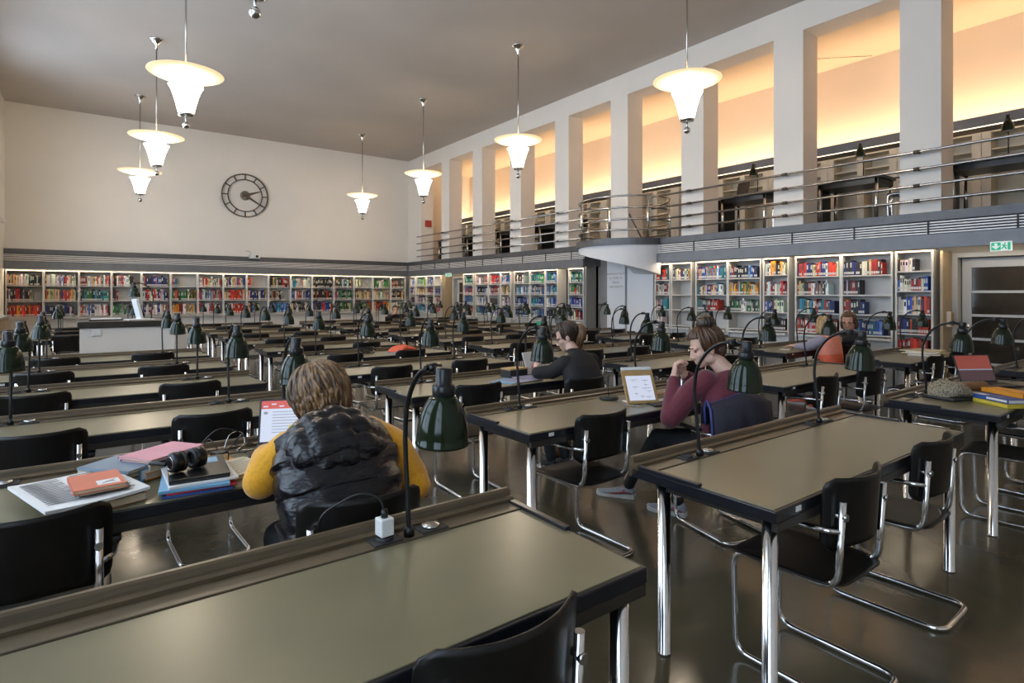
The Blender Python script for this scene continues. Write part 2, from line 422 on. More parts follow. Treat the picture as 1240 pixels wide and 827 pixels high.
# doors
def door(nm, y0, y1, lbl, leaf_n):
    d = thing(nm, lbl, 'door', (0,0,0)); d['kind'] = 'structure'
    fb = NB(); X = 9.40
    box(fb, 9.26, X+.1, y1-.06, y1, 0, 2.02); box(fb, 9.26, X+.1, y0, y0+.06, 0, 2.02); box(fb, 9.26, X+.1, y0+.06, y1-.06, 1.96, 2.02)
    obj('door_frame', fb, 'doorp', d)
    jb = NB(); box(jb, 8.92, 9.25, y1, y1+.03, 0, 2.04); box(jb, 8.92, 9.25, y0-.03, y0, 0, 2.04); obj('door_lining', jb, 'tan', d)
    w = (y1-y0-.13)/leaf_n
    for i in range(leaf_n):
        a = y0+.065+w*i; c = a+w-.008
        lf, pb = NB(), NB(); zs = [.25, .57, .89, 1.20, 1.51, 1.83]
        box(lf, X, X+.04, a, a+.1, 0, 1.95); box(lf, X, X+.04, c-.1, c, 0, 1.95)
        box(lf, X, X+.04, a+.1, c-.1, 0, .25); box(lf, X, X+.04, a+.1, c-.1, 1.83, 1.95)
        for z in zs[1:-1]: box(lf, X, X+.04, a+.1, c-.1, z-.016, z+.016)
        box(pb, X+.014, X+.026, a+.1, c-.1, .25, 1.83)
        L = obj('door_leaf', lf, 'doorp', d); obj('pane', pb, 'pane', L)
        kb = NB(); yk = c-.05 if i == leaf_n-1 else a+.05
        tube(kb, [(X, yk, 1.05), (X-.05, yk, 1.05)], .009, 8); ell(kb, (X-.06, yk, 1.05), (.02, .026, .026)); lathe(kb, [(0,0),(.028,0),(.028,.006),(0,.006)], 14, mat=Matrix.Translation((X-.004, yk, 1.05)) @ Matrix.Rotation(PI/2, 4, 'Y'))
        obj('door_knob', kb, 'chrome', L)
door('door_1', D1[0], D1[1], 'pale double door with dark glass panes in the near doorway', 2)
door('door_2', D2[0], D2[1], 'pale glazed door in the far doorway between bookcases', 1)

# running-man exit signs
def exit_sign(y0, y1, z0, z1, X, lbl):
    s = thing('exit_sign', lbl, 'sign', (X, (y0+y1)/2, (z0+z1)/2)); w = (y1-y0)/2; h = (z1-z0)/2
    b = NB(); bbox(b, -.012, .012, -w, w, -h, h, .003); obj('sign_box', b, 'sign_w', s)
    b = NB(); box(b, -.0145, -.0125, w*.02, w*.88, -h*.78, h*.78)                       # green arrow field
    box(b, -.0145, -.0125, -w*.86, -w*.62, -h*.78, h*.78)                               # door jamb of the pictogram
    # running figure
    S = lambda pts, r: tube(b, [(-.0135, -w*(.32+px), h*py) for px, py in pts], r, 6)
    r = h*.11
    S([(.02,.30),(-.06,-.08)], r*1.3); S([(-.06,-.08),(.10,-.30),(.16,-.62)], r); S([(-.06,-.08),(-.16,-.38),(-.30,-.44)], r)
    S([(.02,.26),(.16,.06),(.24,.16)], r*.8); S([(.02,.26),(-.14,.30),(-.22,.08)], r*.8)
    ell(b, (-.0135, -w*.37, h*.56), (.002, h*.15, h*.15), n=10)
    obj('sign_symbol', b, 'sign_g', s)
    b = NB(); c = w*.45; k = h*.62
    Mx = Matrix(((0,0,1,-.0165),(1,0,0,c),(0,1,0,0),(0,0,0,1)))
    prism(b, [(-.14*w,k),(.14*w,k),(.14*w,-.05*k),(.30*w,.30*k),(.36*w,-.1*k),(0,-k),(-.36*w,-.1*k),(-.30*w,.30*k),(-.14*w,-.05*k)], 0, .0015, mat=Mx)
    obj('sign_arrow', b, 'sign_w', s)
exit_sign(1.925, 2.13, 1.99, 2.105, 8.74, 'green and white exit sign over the near doorway')
exit_sign(14.75, 15.10, 1.99, 2.10, 8.74, 'small green exit sign over the far doorway')
b = NB(); bbox(b, 8.96, 9.40, 17.035, 17.05, 3.62, 3.85, .003); bm_ = b
b2 = NB(); bbox(b2, 9.10, 9.34, 17.030, 17.048, 3.70, 3.92, .003); b.free()
tag(obj('fire_sign', b2, 'red'), 'small red square fire sign on the last pier by the clock wall', 'sign')

# clock
ck = thing('wall_clock', 'open ring clock with bronze bars showing twenty past two', 'clock', (3.77, YF, 4.32))
b = NB()
def annulus(b, r0, r1, y0, y1, n=64):
    R = []
    for k in range(n+1):
        a = 2*PI*k/n; c, s = math.cos(a), math.sin(a)
        R.append([Vector((r0*c, y0, r0*s)), Vector((r1*c, y0, r1*s)), Vector((r1*c, y1, r1*s)), Vector((r0*c, y1, r0*s))])
    loft(b, R, caps=False, smooth=False)
annulus(b, .600, .628, -.06, -.02); annulus(b, .448, .470, -.06, -.02); obj('clock_ring', b, 'clock', ck)
for k in range(12):
    b = NB(); a = k*PI/6; box(b, -.014, .014, -.055, -.025, .465, .605, mat=Matrix.Rotation(a, 4, 'Y')); obj('hour_mark', b, 'clock', ck)
b = NB(); lathe(b, [(0,0),(.135,0),(.135,.02),(0,.02)], 32, mat=Matrix.Translation((0,-.02,0)) @ Matrix.Rotation(PI/2, 4, 'X')); obj('clock_hub', b, 'clockhub', ck)
b = NB(); lathe(b, [(0,0),(.03,0),(.03,.03),(0,.03)], 16, mat=Matrix.Translation((0,-.05,0)) @ Matrix.Rotation(PI/2, 4, 'X')); tube(b, [(0,-.02,0),(0,0,0)], .02, 8); obj('spindle', b, 'clock', ck)
for nm, ang, ln, w, y in (('hour_hand', 70, .43, .05, -.062), ('minute_hand', 122, .60, .038, -.075)):
    b = NB(); Mx = Matrix.Rotation(math.radians(ang), 4, 'Y')
    v = [(-w*.5,-.10),(w*.5,-.10),(w*.85,0),(w*.32,ln*.9),(w*.1,ln),(-w*.1,ln),(-w*.32,ln*.9),(-w*.85,0)]
    prism(b, v, -.006, .006, mat=Mx @ Matrix.Translation((0,y,0)) @ Matrix.Rotation(PI/2, 4, 'X')); obj(nm, b, 'clock', ck)

# small fittings on the walls
t = thing('projector', 'small white device perched on the ledge below the clock', 'projector', (3.95, 17.70, 2.55))
b = NB(); bbox(b, -.13, .13, -.16, .1, -.06, .05, .012); obj('body', b, 'wplast', t)
b = NB(); lathe(b, [(0,0),(.035,0),(.035,.03),(0,.03)], 16, mat=Matrix.Translation((.04,-.16,0)) @ Matrix.Rotation(PI/2, 4, 'X')); obj('lens', b, 'black', t)
b = NB(); tube(b, [(-.08,.0,.05),(-.1,.05,.15),(-.2,.1,.16)], .008, 6); obj('bracket', b, 'steel', t)
t = thing('smoke_detector', 'round smoke detector hanging from the gallery ceiling', 'smoke detector', (10.3, 5.55, HG))
b = NB(); lathe(b, [(0,0),(.03,0),(.03,-.05),(.055,-.06),(.055,-.10),(.03,-.13),(0,-.135)], 16); obj('sensor', b, 'steel', t)
b = NB(); tube(b, [(0,0,-.012),(.5,-.55,-.012),(1.05,-1.1,-.012)], .007, 5); obj('cable', b, 'steel', t)
t = thing('wall_camera', 'small white camera on the window wall above the ledge', 'camera', (XL, 16.7, 3.1))
b = NB(); bbox(b, 0, .06, -.04, .04, -.05, .05, .008); obj('mount', b, 'wplast', t)
b = NB(); ell(b, (.09, 0, -.03), (.05,.05,.05)); obj('dome', b, 'wplast', t)
# ------------------------------------------------------------------ pendant lamps
def pendant():
    t = thing('pendant_lamp', '', 'pendant lamp', (0,0,HC))
    b = NB(); lathe(b, [(0,0),(.115,0),(.118,-.012),(.108,-.022),(.07,-.05),(.045,-.10),(.03,-.15),(.022,-.185),(0,-.19)], 24); obj('ceiling_rose', b, 'chrome', t)
    b = NB(); tube(b, [(0,0,-.18),(0,0,-1.74)], .011, 8); tube(b, [(0,0,-1.72),(0,0,-1.90)], .018, 8); obj('rod', b, 'steel', t)
    b = NB(); lathe(b, [(.02,-1.805),(.12,-1.80),(.25,-1.785),(.36,-1.76),(.43,-1.735),(.437,-1.728),(.43,-1.725),(.36,-1.748),(.25,-1.772),(.12,-1.787),(.02,-1.79)], 48); obj('opal_disc', b, 'opal_disc', t)
    b = NB(); lathe(b, [(.0,-1.885),(.19,-1.885),(.197,-1.89),(.185,-1.91),(.165,-1.955),(.145,-2.01),(.122,-2.09),(.103,-2.17),(.088,-2.24),(0,-2.245)], 40); obj('opal_cone', b, 'opal_cone', t)
    b = NB(); lathe(b, [(0,-2.235),(.093,-2.235),(.093,-2.262),(.06,-2.275),(0,-2.275)], 24); tube(b, [(0,0,-2.27),(0,0,-2.36)], .011, 8)
    ell(b, (0,0,-2.385), (.045,.045,.045)); obj('ball_finial', b, 'chrome', t)
    return t
pp = pendant(); first = True
PL = {(0,0):'glowing pendant lamp high above the camera with only its ball showing', }
for ci, x in enumerate((1.06, 6.385)):
    for ri, y in enumerate((4.72, 8.39, 12.04, 15.70)):
        if ci == 0: lb = ['pendant lamp of which only the chrome ball hangs into view', 'largest pendant lamp over the window-side desks, before the clock wall', 'middle pendant lamp in the line over the window-side desks', 'smallest pendant lamp over the window-side desks, beside the end wall'][ri]
        else: lb = ['largest pendant lamp, hanging before the gallery piers near the stair', 'second pendant lamp along the gallery side, past the largest one', 'third pendant lamp along the gallery side counted from the near one', 'farthest small pendant lamp to the right of the clock'][ri]
        if first: pp.location = (x, y, HC); pp['label'] = lb; pp['group'] = 'opal glass pendant lamps'; first = False
        else: dup(pp, (x, y, HC), 0, lb, 'opal glass pendant lamps')

# ------------------------------------------------------------------ reading desk (origin: floor under the left end of the book ledge)
TL, TW, TG, TP, TX, TY, TH = 1.90, .638, .65, 1.331, 1.869, 1.665, .75
def make_table(L):
    t = thing('reading_desk', '', 'desk')
    b = NB(); bbox(b, 0, L, -TW, 0, TH-.045, TH-.003, .004); obj('edge_frame', b, 'edge', t)
    b = NB(); box(b, .01, L-.01, -TW-.002, -TW+.02, TH-.095, TH-.043); box(b, .05, L-.05, -.12, -.10, TH-.095, TH-.043); box(b, .04, .06, -TW+.02, -.10, TH-.095, TH-.043); box(b, L-.06, L-.04, -TW+.02, -.10, TH-.095, TH-.043)
    for v in b.verts: v.co.z = max(v.co.z, TH-.075)
    obj('apron', b, 'apron', t)
    b = NB(); bbox(b, .012, L-.012, -TW+.012, -.112, TH-.006, TH, .002); obj('writing_surface', b, 'lino', t)
    b = NB(); bbox(b, .008, L-.008, -.106, -.034, TH-.006, TH+.003, .002); obj('cable_cover', b, 'strip', t)
    b = NB(); pr = [(-.040,.004),(-.040,.014),(-.030,.019),(-.018,.020),(-.014,.036),(-.006,.042),(.006,.042),(.010,.034),(.010,-.045),(-.040,-.01)]
    loft(b, [[Vector((x, y, TH+z)) for y, z in pr] for x in (0, L)], smooth=False); obj('book_ledge', b, 'rail', t)
    for s in (0, 1):
        x0 = 0 if s == 0 else L-.024
        b = NB(); bbox(b, x0, x0+.024, -.335, -.03, TH-.008, TH+.011, .003); obj('end_ledge', b, 'edge', t)
        for y in (-TW+.052, -.13):
            x = .055 if s == 0 else L-.055
            b = NB(); lathe(b, [(0,.0),(.029,.0),(.029,.012),(.0265,.014),(.0265,TH-.05),(0,TH-.05)], 18, (x, y, 0)); obj('leg', b, 'chrome', t)
    for x in (.36, 1.47 if L > 1.8 else 1.36):
        for dx in (-.072, .082):
            b = NB(); bbox(b, x+dx-.045, x+dx+.045, -.106, -.034, TH+.002, TH+.009, .003); p = obj('socket_plate', b, 'rubber', t)
            b = NB(); lathe(b, [(0,0),(.029,.0),(.029,.006),(.026,.010),(.012,.011),(0,.011)] if dx > 0 else [(.027,.0),(.027,.008),(.022,.010),(.019,.004),(0,.004)], 18, (x+dx, -.07, TH+.008))
            obj('socket', b, 'steel' if dx > 0 else 'rubber', p)
    b = NB(); box(b, .13, .165, -TW-.0035, -TW-.001, TH-.030, TH-.012); obj('number_plate', b, 'paper', t)
    return t
ROWN = {0:'front',1:'second',2:'third',3:'fourth',4:'fifth',5:'sixth',6:'seventh',7:'eighth',8:'ninth',9:'tenth',10:'eleventh'}
COLN = {1:'first',2:'second',3:'third',4:'fourth'}
TABX = {c: TX+(c-2)*(TL+TG) for c in (1,2,3,4)}
proto_t = make_table(TL); proto_t4 = make_table(1.78); used_t = set()
proto_t['group'] = proto_t4['group'] = 'reading desks in rows'
DESKS = []
skip_t = {(1,6),(1,7)}
for c in (1,2,3,4):
    for r in range(11):
        if (c, r) in skip_t: continue
        DESKS.append((c, r))
SPEC_T = {(1,0):'large reading desk at the very front with a white plug in its socket', (1,1):'reading desk strewn with books and folders before the padded vest wearer',
  (2,0):'empty reading desk behind two chairs, standing before the burgundy sweater wearer', (2,1):'reading desk with the propped tablet and the burgundy sweater wearer',
  (2,2):'reading desk where the ponytailed reader in black sits', (3,0):'reading desk with the crumpled bag, open laptop and yellow book'}
for c, r in DESKS:
    lb = SPEC_T.get((c, r), 'dark reading desk, %s column from the left, %s row' % (COLN[c], ROWN[r]))
    src = proto_t4 if c == 4 else proto_t
    loc = (TABX[c], TY+r*TP, 0)
    if src.name in used_t: dup(src, loc, 0, lb)
    else: src.location = loc; src['label'] = lb; used_t.add(src.name)

# ------------------------------------------------------------------ desk lamp (origin: foot; shade reaches towards -y)
def make_lamp():
    t = thing('desk_lamp', '', 'desk lamp')
    path = spline([(0,0,0),(0,.008,.10),(0,.022,.22),(0,.026,.30),(0,.012,.39),(0,-.035,.465),(0,-.095,.507),(0,-.155,.522)], 5)
    b = NB(); tube(b, path, .0078, 8); lathe(b, [(0,0),(.016,0),(.016,.02),(.009,.03),(0,.03)], 12); obj('stem', b, 'black', t)
    b = NB(); tube(b, [(0,-.145,.520),(0,-.172,.524)], .013, 10); tube(b, [(-.020,-.165,.523),(.020,-.165,.523)], .012, 10); tube(b, [(-.029,-.165,.523),(-.020,-.165,.523)], .007, 8); tube(b, [(0,-.165,.523),(0,-.212,.515)], .009, 8)
    obj('joint', b, 'black', t)
    S = Matrix.Translation((0,-.213,.322)) @ Matrix.Rotation(math.radians(3), 4, 'X')
    out = [(.0715,0),(.0735,.004),(.0705,.009),(.0695,.030),(.0665,.056),(.060,.083),(.051,.106),(.040,.124),(.031,.134)]
    b = NB(); lathe(b, out + [(.030,.133),(.039,.122),(.049,.104),(.058,.082),(.0645,.055),(.0675,.030),(.0685,.008),(.0715,0)], 32, mat=S); sh = obj('shade', b, 'green', t)
    b = NB(); lathe(b, [(.0683,.004),(.0668,.030),(.0637,.055),(.0572,.082),(.048,.104),(.028,.124),(0,.125)], 32, mat=S); obj('shade_lining', b, 'white_en', sh)
    b = NB(); lathe(b, [(0,.128),(.029,.128),(.0305,.131),(.0305,.158),(.029,.161),(.0225,.163),(.0225,.202),(.0205,.207),(0,.207)], 24, mat=S); obj('collar', b, 'black', t)
    return t
proto_l = make_lamp(); proto_l['group'] = 'green desk lamps on the reading desks'; first_l = True
LAMPX = {(3,0):(.545,1.47)}
SPEC_L = {(1,0,1):'largest desk lamp, standing on the front desk behind the white plug', (2,0,0):'green desk lamp before the burgundy sweater wearer on the empty desk',
  (2,0,1):'green desk lamp at the far end of the empty two-chair desk', (2,1,0):'green desk lamp shading the white sheet of the ponytailed reader',
  (2,1,1):'green desk lamp beside the propped tablet', (3,0,0):'green desk lamp rising behind the crumpled bag', (3,0,1):'green desk lamp standing behind the open laptop',
  (1,1,1):'green desk lamp right behind the head of the padded vest wearer'}
rl = random.Random(3)
for c, r in DESKS:
    if c == 4: xs = (.36, 1.36)
    else: xs = LAMPX.get((c, r), (.36, 1.47))
    for k, dx in enumerate(xs):
        if (c, r) == (1,0) and k == 0: continue                     # outside the frame
        lb = SPEC_L.get((c,r,k), 'green desk lamp on the desk in %s column, %s row, %s of its two' % (COLN[c], ROWN[r], ('left','right')[k]))
        loc = (TABX[c]+dx, TY+r*TP-.085, TH+.0042); rz = rl.uniform(-.16, .16)
        if (c, r) in ((2,0),(2,1),(1,0)): rz *= .4
        if first_l: proto_l.location = loc; proto_l.rotation_euler = (0,0,rz); proto_l['label'] = lb; first_l = False
        else: dup(proto_l, loc, rz, lb)

# ------------------------------------------------------------------ cantilever chair (origin: floor under the backrest; faces +y)
def make_chair():
    t = thing('cantilever_chair', '', 'chair')
    w = .172; yb, yf, zs = .0, .425, .425
    side = lambda s: [(s*w, -.004, .745), (s*w, .015, zs), (s*w, yf, zs), (s*w, yf-.01, .0135), (s*w, -.060, .0135)]
    path = side(-1) + side(1)[::-1]
    b = NB(); tube(b, fillet(path, .065, 5), .0125, 10); obj('frame', b, 'chrome', t)
    # seat: moulded ply, rounded at the rear, slightly dished
    b = NB(); N = 28; out = []
    for k in range(N):
        a = 2*PI*k/N; c_, s_ = math.cos(a), math.sin(a)
        ex = .30 if s_ < 0 else .16
        x = .205*math.copysign(abs(c_)**ex, c_); y = .215 + .225*math.copysign(abs(s_)**(.55 if s_ < 0 else .25), s_)
        x *= 1+.04*(y-.2)
        out.append((x, y))
    top = lambda f, dz: [Vector((x*f, .215+(y-.215)*f, .443 + dz - .010*(1-f)**.7 - (.012*((y-.36)/.08)**2 if y > .36 and f > .8 else 0))) for x, y in out]
    loft(b, [top(.3,0), top(.6,0), top(.85,0), top(.98,.0), top(1.,-.004), top(.98,-.009), top(.5,-.009)]); obj('seat', b, 'ply', t)
    # backrest: curved plywood
    b = NB(); nx, nz = 18, 14; F, Bk = [], []
    for j in range(nz+1):
        v = j/nz; z = .575+.245*v
        rowf, rowb = [], []
        for i in range(nx+1):
            u = -1+2*i/nx
            zz = z + (.004 if v > .5 else -.02)*(abs(u)**3)*(abs(v-.5)*2)
            vv = abs(v-.5)*2; e = 1 - (.17*(1-math.sqrt(max(0, 1-((vv-.62)/.38)**2))) if vv > .62 else 0)
            x = .208*u*e; y = -.028 + .080*(abs(x)/.208)**2.1 - .018*(v-.5)
            rowf.append(Vector((x, y+.0045, zz))); rowb.append(Vector((x, y-.0045, zz)))
        F.append(rowf); Bk.append(rowb)
    rings = [F[j] + Bk[j][::-1] for j in range(nz+1)]
    loft(b, rings); obj('backrest', b, 'ply', t)
    for s in (-1, 1):
        b = NB(); tube(b, fillet([(s*w, .002, .635), (s*(w+.035), .03, .638), (s*(w+.045), .11, .638), (s*(w+.045), .25, .632)], .04, 4), .0105, 8); a = obj('armrest', b, 'chrome', t)
        b = NB(); bbox(b, s*(w+.045)-.017, s*(w+.045)+.017, .125, .335, .640, .664, .008); obj('arm_pad', b, 'pad', a)
        b = NB(); tube(b, [(s*w, -.008, .69), (s*w, .034, .69)], .009, 8); tube(b, [(s*w, -.020, .69), (s*w, -.006, .69)], .0125, 8); obj('bolt', b, 'steel', t)
    return t
proto_c = make_chair(); proto_c['group'] = 'cantilever chairs at the reading desks'; first_c = True
def chair(loc, rz, lb, group=None):
    global first_c
    if first_c and group is None:
        proto_c.location = loc; proto_c.rotation_euler = (0,0,rz); proto_c['label'] = lb; first_c = False; return proto_c
    return dup(proto_c, loc, rz, lb, group)
CH = {(1,0,1):((.700,.925,0),.02), (1,1,0):((-.13,2.245,0),-.03), (1,1,1):((.745,1.81,0),-.12), (2,0,0):((2.335,.945,0),.0), (2,0,1):((3.17,.955,0),.02),
      (2,1,0):((2.36,2.275,0),.03), (2,1,1):((3.20,1.965,0),-.25), (2,2,1):((3.22,3.31,0),-.05), (3,0,0):((4.93,.90,0),.05), (4,2,0):((7.92,3.42,0),1.57), (4,2,1):((8.43,3.36,0),.25)}
SPEC_C = {(1,0,1):'cantilever chair pushed to the front desk, its curved back cut by the picture edge', (1,1,0):'empty cantilever chair at the desk strewn with books',
  (1,1,1):'cantilever chair the padded vest wearer sits on', (2,0,0):'cantilever chair nearer the front at the empty two-chair desk', (2,0,1):'cantilever chair farther along the empty two-chair desk',
  (2,1,0):'empty cantilever chair beside the burgundy sweater wearer', (2,1,1):'cantilever chair under the burgundy sweater wearer', (2,2,1):'cantilever chair under the ponytailed reader',
  (3,0,0):'cantilever chair before the yellow and blue books', (4,2,0):'cantilever chair under the person in coral', (4,2,1):'cantilever chair under the person with glasses'}
rc = random.Random(11)
for c, r in DESKS:
    for k in (0, 1):
        if (c, r, k) == (1,0,0): continue                           # outside the frame
        L = 1.78 if c == 4 else TL
        loc, rz = CH.get((c,r,k), ((TABX[c] + (.466, 1.32 if c < 4 else 1.25)[k] + rc.uniform(-.05,.05), TY+r*TP-.750+rc.uniform(-.03,.02), 0), rc.uniform(-.1,.1)))
        lb = SPEC_C.get((c,r,k), 'cantilever chair at the desk in %s column, %s row, %s of its two seats' % (COLN[c], ROWN[r], ('left','right')[k]))
        chair(loc, rz, lb)

# ------------------------------------------------------------------ bookcases and books
def make_case(w, zs, top, depth=.28, mat='shelf', ledge=None, split=()):
    """Bookcase unit: origin at floor, front left corner, front faces -y."""
    parts = []
    for x0 in (0, w-.022):
        b = NB(); box(b, x0, x0+.022, 0, depth, 0, top-.022); parts.append(('side_panel', b))
    b = NB(); box(b, .022, w-.022, depth-.012, depth, 0, top-.022); parts.append(('back_panel', b))
    b = NB(); box(b, 0, w, 0, depth, top-.022, top); parts.append(('top_panel', b))
    for z in zs:
        b = NB(); box(b, .022, w-.022, .01, depth-.012, z-.018, z); parts.append(('shelf', b))
    b = NB(); box(b, .022, w-.022, .03, .045, 0, .10)
    if ledge: box(b, .022, w-.022, -.06, .045, ledge-.03, ledge); box(b, .022, w-.022, .03, .045, .1, ledge-.03)
    parts.append(('plinth', b))
    return parts
def place_case(w, zs, top, loc, rz, lb, group, **kw):
    m = kw.pop('mat', 'shelf')
    t = thing('bookcase', lb, 'bookcase', loc, rz, group)
    for nm, b in make_case(w, zs, top, **kw): obj(nm, b, m, t)
    return t

PAL = {'r':(.42,.03,.025),'R':(.55,.06,.05),'o':(.62,.16,.03),'y':(.68,.44,.03),'w':(.70,.69,.66),'c':(.62,.52,.38),'b':(.03,.08,.33),'B':(.05,.22,.50),'t':(.02,.27,.33),
       'T':(.12,.42,.48),'g':(.03,.18,.08),'G':(.12,.33,.13),'l':(.38,.55,.10),'n':(.02,.03,.10),'k':(.025,.025,.028),'d':(.11,.045,.03),'e':(.30,.29,.28),'p':(.45,.20,.32),'m':(.03,.40,.22),'s':(.30,.42,.60),'v':(.09,.10,.045)}
CNAME = {'r':'dark red','R':'red','o':'orange','y':'yellow','w':'white','c':'cream','b':'dark blue','B':'blue','t':'teal','T':'light teal','g':'dark green','G':'green','l':'lime green','n':'navy','k':'black','d':'brown','e':'grey','p':'pink','m':'emerald','s':'pale blue','v':'olive'}
rb = random.Random(21)
def book_faces(bm, lay, x, z, t, h, d, col, kind, mat=None, y0=.03):
    """One upright book: spine at y0; label and title block on the spine, cream pages on top."""
    def cb(x0,x1,ya,yb,z0,z1,cc):
        for f in box(bm, x0,x1,ya,yb,z0,z1, 0, mat):
            for lp in f.loops: lp[lay] = (*cc, 1)
    cb(x, x+t, y0, y0+d, z, z+h, col)
    cb(x+t*.12, x+t*.88, y0+.008, y0+d-.004, z+h, z+h+.0006, (.6,.5,.35))
    if kind & 1: cb(x+t*.08, x+t*.92, y0-.0009, y0, z+.018, z+.052, (.78,.77,.74))      # shelf-mark label
    if kind & 2:
        cc = (.75,.74,.70) if sum(col) < .9 else (.06,.06,.12)
        cb(x+t*.2, x+t*.8, y0-.0007, y0, z+h*.52, z+h*.84, cc)
    if kind & 4:
        cc = PAL[rb.choice('rbwkyn')]
        cb(x, x+t, y0-.0005, y0+.002, z+h*.86, z+h*.985, cc)
def row_books(w, hmax, pat, frac):
    """Sizes and colours for a row: list of (x, t, h, d, letter, kind)."""
    out = []; x = .026; end = .026+(w-.052)*frac; run = None; left = 0
    while True:
        if left <= 0: ch = rb.choice(pat); left = rb.choice((1,1,1,1,2,2,3)) if len(set(pat)) > 1 else 9; hh = hmax*rb.uniform(.72,.96); tt = rb.uniform(.014,.033)
        left -= 1
        t = max(.013, tt*rb.uniform(.9,1.1)); h = min(hmax*.97, hh*rb.uniform(.96,1.03))
        if x+t > end: break
        out.append((x, t, h, rb.uniform(.15,.19), ch, (1 if rb.random() < .8 else 0)|(2 if rb.random() < .45 else 0)|(4 if rb.random() < .12 else 0)))
        x += t+rb.uniform(.0006,.002)
    return out
stuff = NB(); slay = stuff.loops.layers.color.new('Col')
NIND = [0]
BLAB = set()
def put_books(w, levels, tops, rows, loc, rz, where, individual):
    """Fill a unit: LEVELS the shelf heights (top row first), rows of (pattern, fraction)."""
    Mx = Matrix.Translation(Vector(loc)) @ Matrix.Rotation(rz, 4, 'Z')
    for ri, (z, hmax, (pat, frac)) in enumerate(zip(levels, tops, rows)):
        if not pat: continue
        bs = row_books(w, hmax-.035, pat, frac)
        for bi, (x, t, h, d, ch, kd) in enumerate(bs):
            br = rb.uniform(.85,1.35); col = tuple(min(.9, max(.008, v*br*rb.uniform(.9,1.15))) for v in PAL[ch])
            if individual and NIND[0] < 298:
                bm = NB(); lay = bm.loops.layers.color.new('Col')
                book_faces(bm, lay, -t/2, 0, t, h, d, col, kd)
                o = obj('book', bm, 'book'); o.location = Mx @ Vector((x+t/2, 0, z+.0007)); o.rotation_euler = (0, 0, rz)
                lb = '%s book, %s along the %s shelf, %s' % (CNAME[ch], ordn(bi+1), ('top','second','third','fourth','fifth')[ri], where)
                tag(o, lb, 'book', 'books on the shelves'); NIND[0] += 1
            else:
                book_faces(stuff, slay, x, z+.0007, t, h, d, col, kd, Mx)

# right-hand bookcases (front plane x = 8.9): y from, y to, shelf heights, rows
SH5 = [1.75,1.47,1.19,.90]; H5 = [.27,.26,.26,.27]
SH6 = [1.79,1.525,1.215,.949,.683]; H6 = [.22,.25,.29,.25,.25]
RX = 8.90
RIGHT = [  # nearest first
 (2.76,3.20,SH6,H6,[('cdkwR',.55),('Bwtsrw',.95),('wcobB',.95),('brdok',.95),('obrRty',.9)],'tall bookcase by near doorway'),
 (3.23,3.90,SH5,H5,[('rgoRwbkdnc',.82),('drkwc',.34),('bcwBnr',.45),('bRBotTs',.88)],'half-empty wide bookcase'),
 (3.90,4.58,SH5,H5,[('sRwobBco',.97),('rRwccde',.78),('RrbwoteT',.88),('Rrwog',.95)],'bookcase behind talking pair'),
 (4.68,5.11,SH6[:1]+SH5[1:],H5,[('yyywbk',.93),('wwwrR',.95),('bBwodk',.8),('tdkkce',.95)],'narrow bookcase topped with yellow books'),
 (5.14,5.75,SH5,H5,[('wsbBrnk',.95),('yyyyGwG',.97),('GGwgG',.97),('',0)],'bookcase with green sets'),
 (5.75,6.40,SH5,H5,[('tTwosBc',.97),('wbcTtrd',.9),('ootTrd',.72),('',0)],'teal and orange bookcase'),
 (6.48,6.94,SH5,H5,[('wrkbcw',.92),('',0),('',0),('',0)],'near-empty bookcase'),
 (6.96,7.33,SH5,H5,[('oTtdo',.93),('cwrcw',.95),('tTow',.9),('ow',.5)],'bookcase beside stair panel'),
 (9.31,9.81,SH5,H5,[('mtTwg',.9),('ormwd',.75),('bowBs',.9),('obrkw',.85)],'bk'),
 (10.18,10.63,SH5,H5,[('mmTsB',.9),('tTws',.95),('bsww',.95),('kdbs',.9)],'bk'),
 (10.64,11.22,SH5,H5,[('mmtsB',.95),('Bsct',.8),('BbTsG',.95),('wgts',.9)],'bk'),
 (11.23,11.88,SH5,H5,[('dckwe',.6),('bBwTsG',.95),('bsBwk',.95),('ktgB',.9)],'bk'),
 (12.03,12.48,SH5,H5,[('bBsw',.9),('dwcb',.9),('RTbow',.9),('tbT',.8)],'bk'),
 (12.49,13.05,SH5,H5,[('wRRboc',.9),('Rrkbdw',.95),('e',.2),('bBw',.9)],'bk'),
 (13.06,13.70,SH5,H5,[('wwroRe',.95),('sbkwn',.95),('wwwbB',.9),('bTt',.9)],'bk'),
 (13.80,14.33,SH5,H5,[('mtTg',.9),('oRcBs',.95),('bTls',.95),('Rowg',.9)],'bk'),
 (15.66,16.10,SH5,H5,[('',0),('bbb',.9),('rbwT',.9),('oBT',.9)],'bk'),
 (16.11,16.60,SH5,H5,[('wsbB',.95),('Tokr',.9),('bknd',.9),('wTsB',.9)],'bk'),
 (16.61,17.28,SH5,H5,[('bsllw',.8),('ccdkw',.9),('bRbwc',.9),('Tsbw',.95)],'bk'),
 (17.38,17.78,SH5,H5,[('wpsb',.9),('wbk',.85),('e',.2),('w',.6)],'bk'),
]
LBR = ['tall narrow bookcase beside the near doorway','wide bookcase next to the tall narrow one, half empty on the right','wide bookcase right behind the two people talking',
 'narrow bookcase with yellow books on its top shelf','bookcase holding long yellow and green book sets','bookcase with teal and orange books beside the green sets',
 'narrow bookcase with three nearly empty shelves','narrow bookcase against the pale stair panel','single bookcase between the stair niche and the open recess']
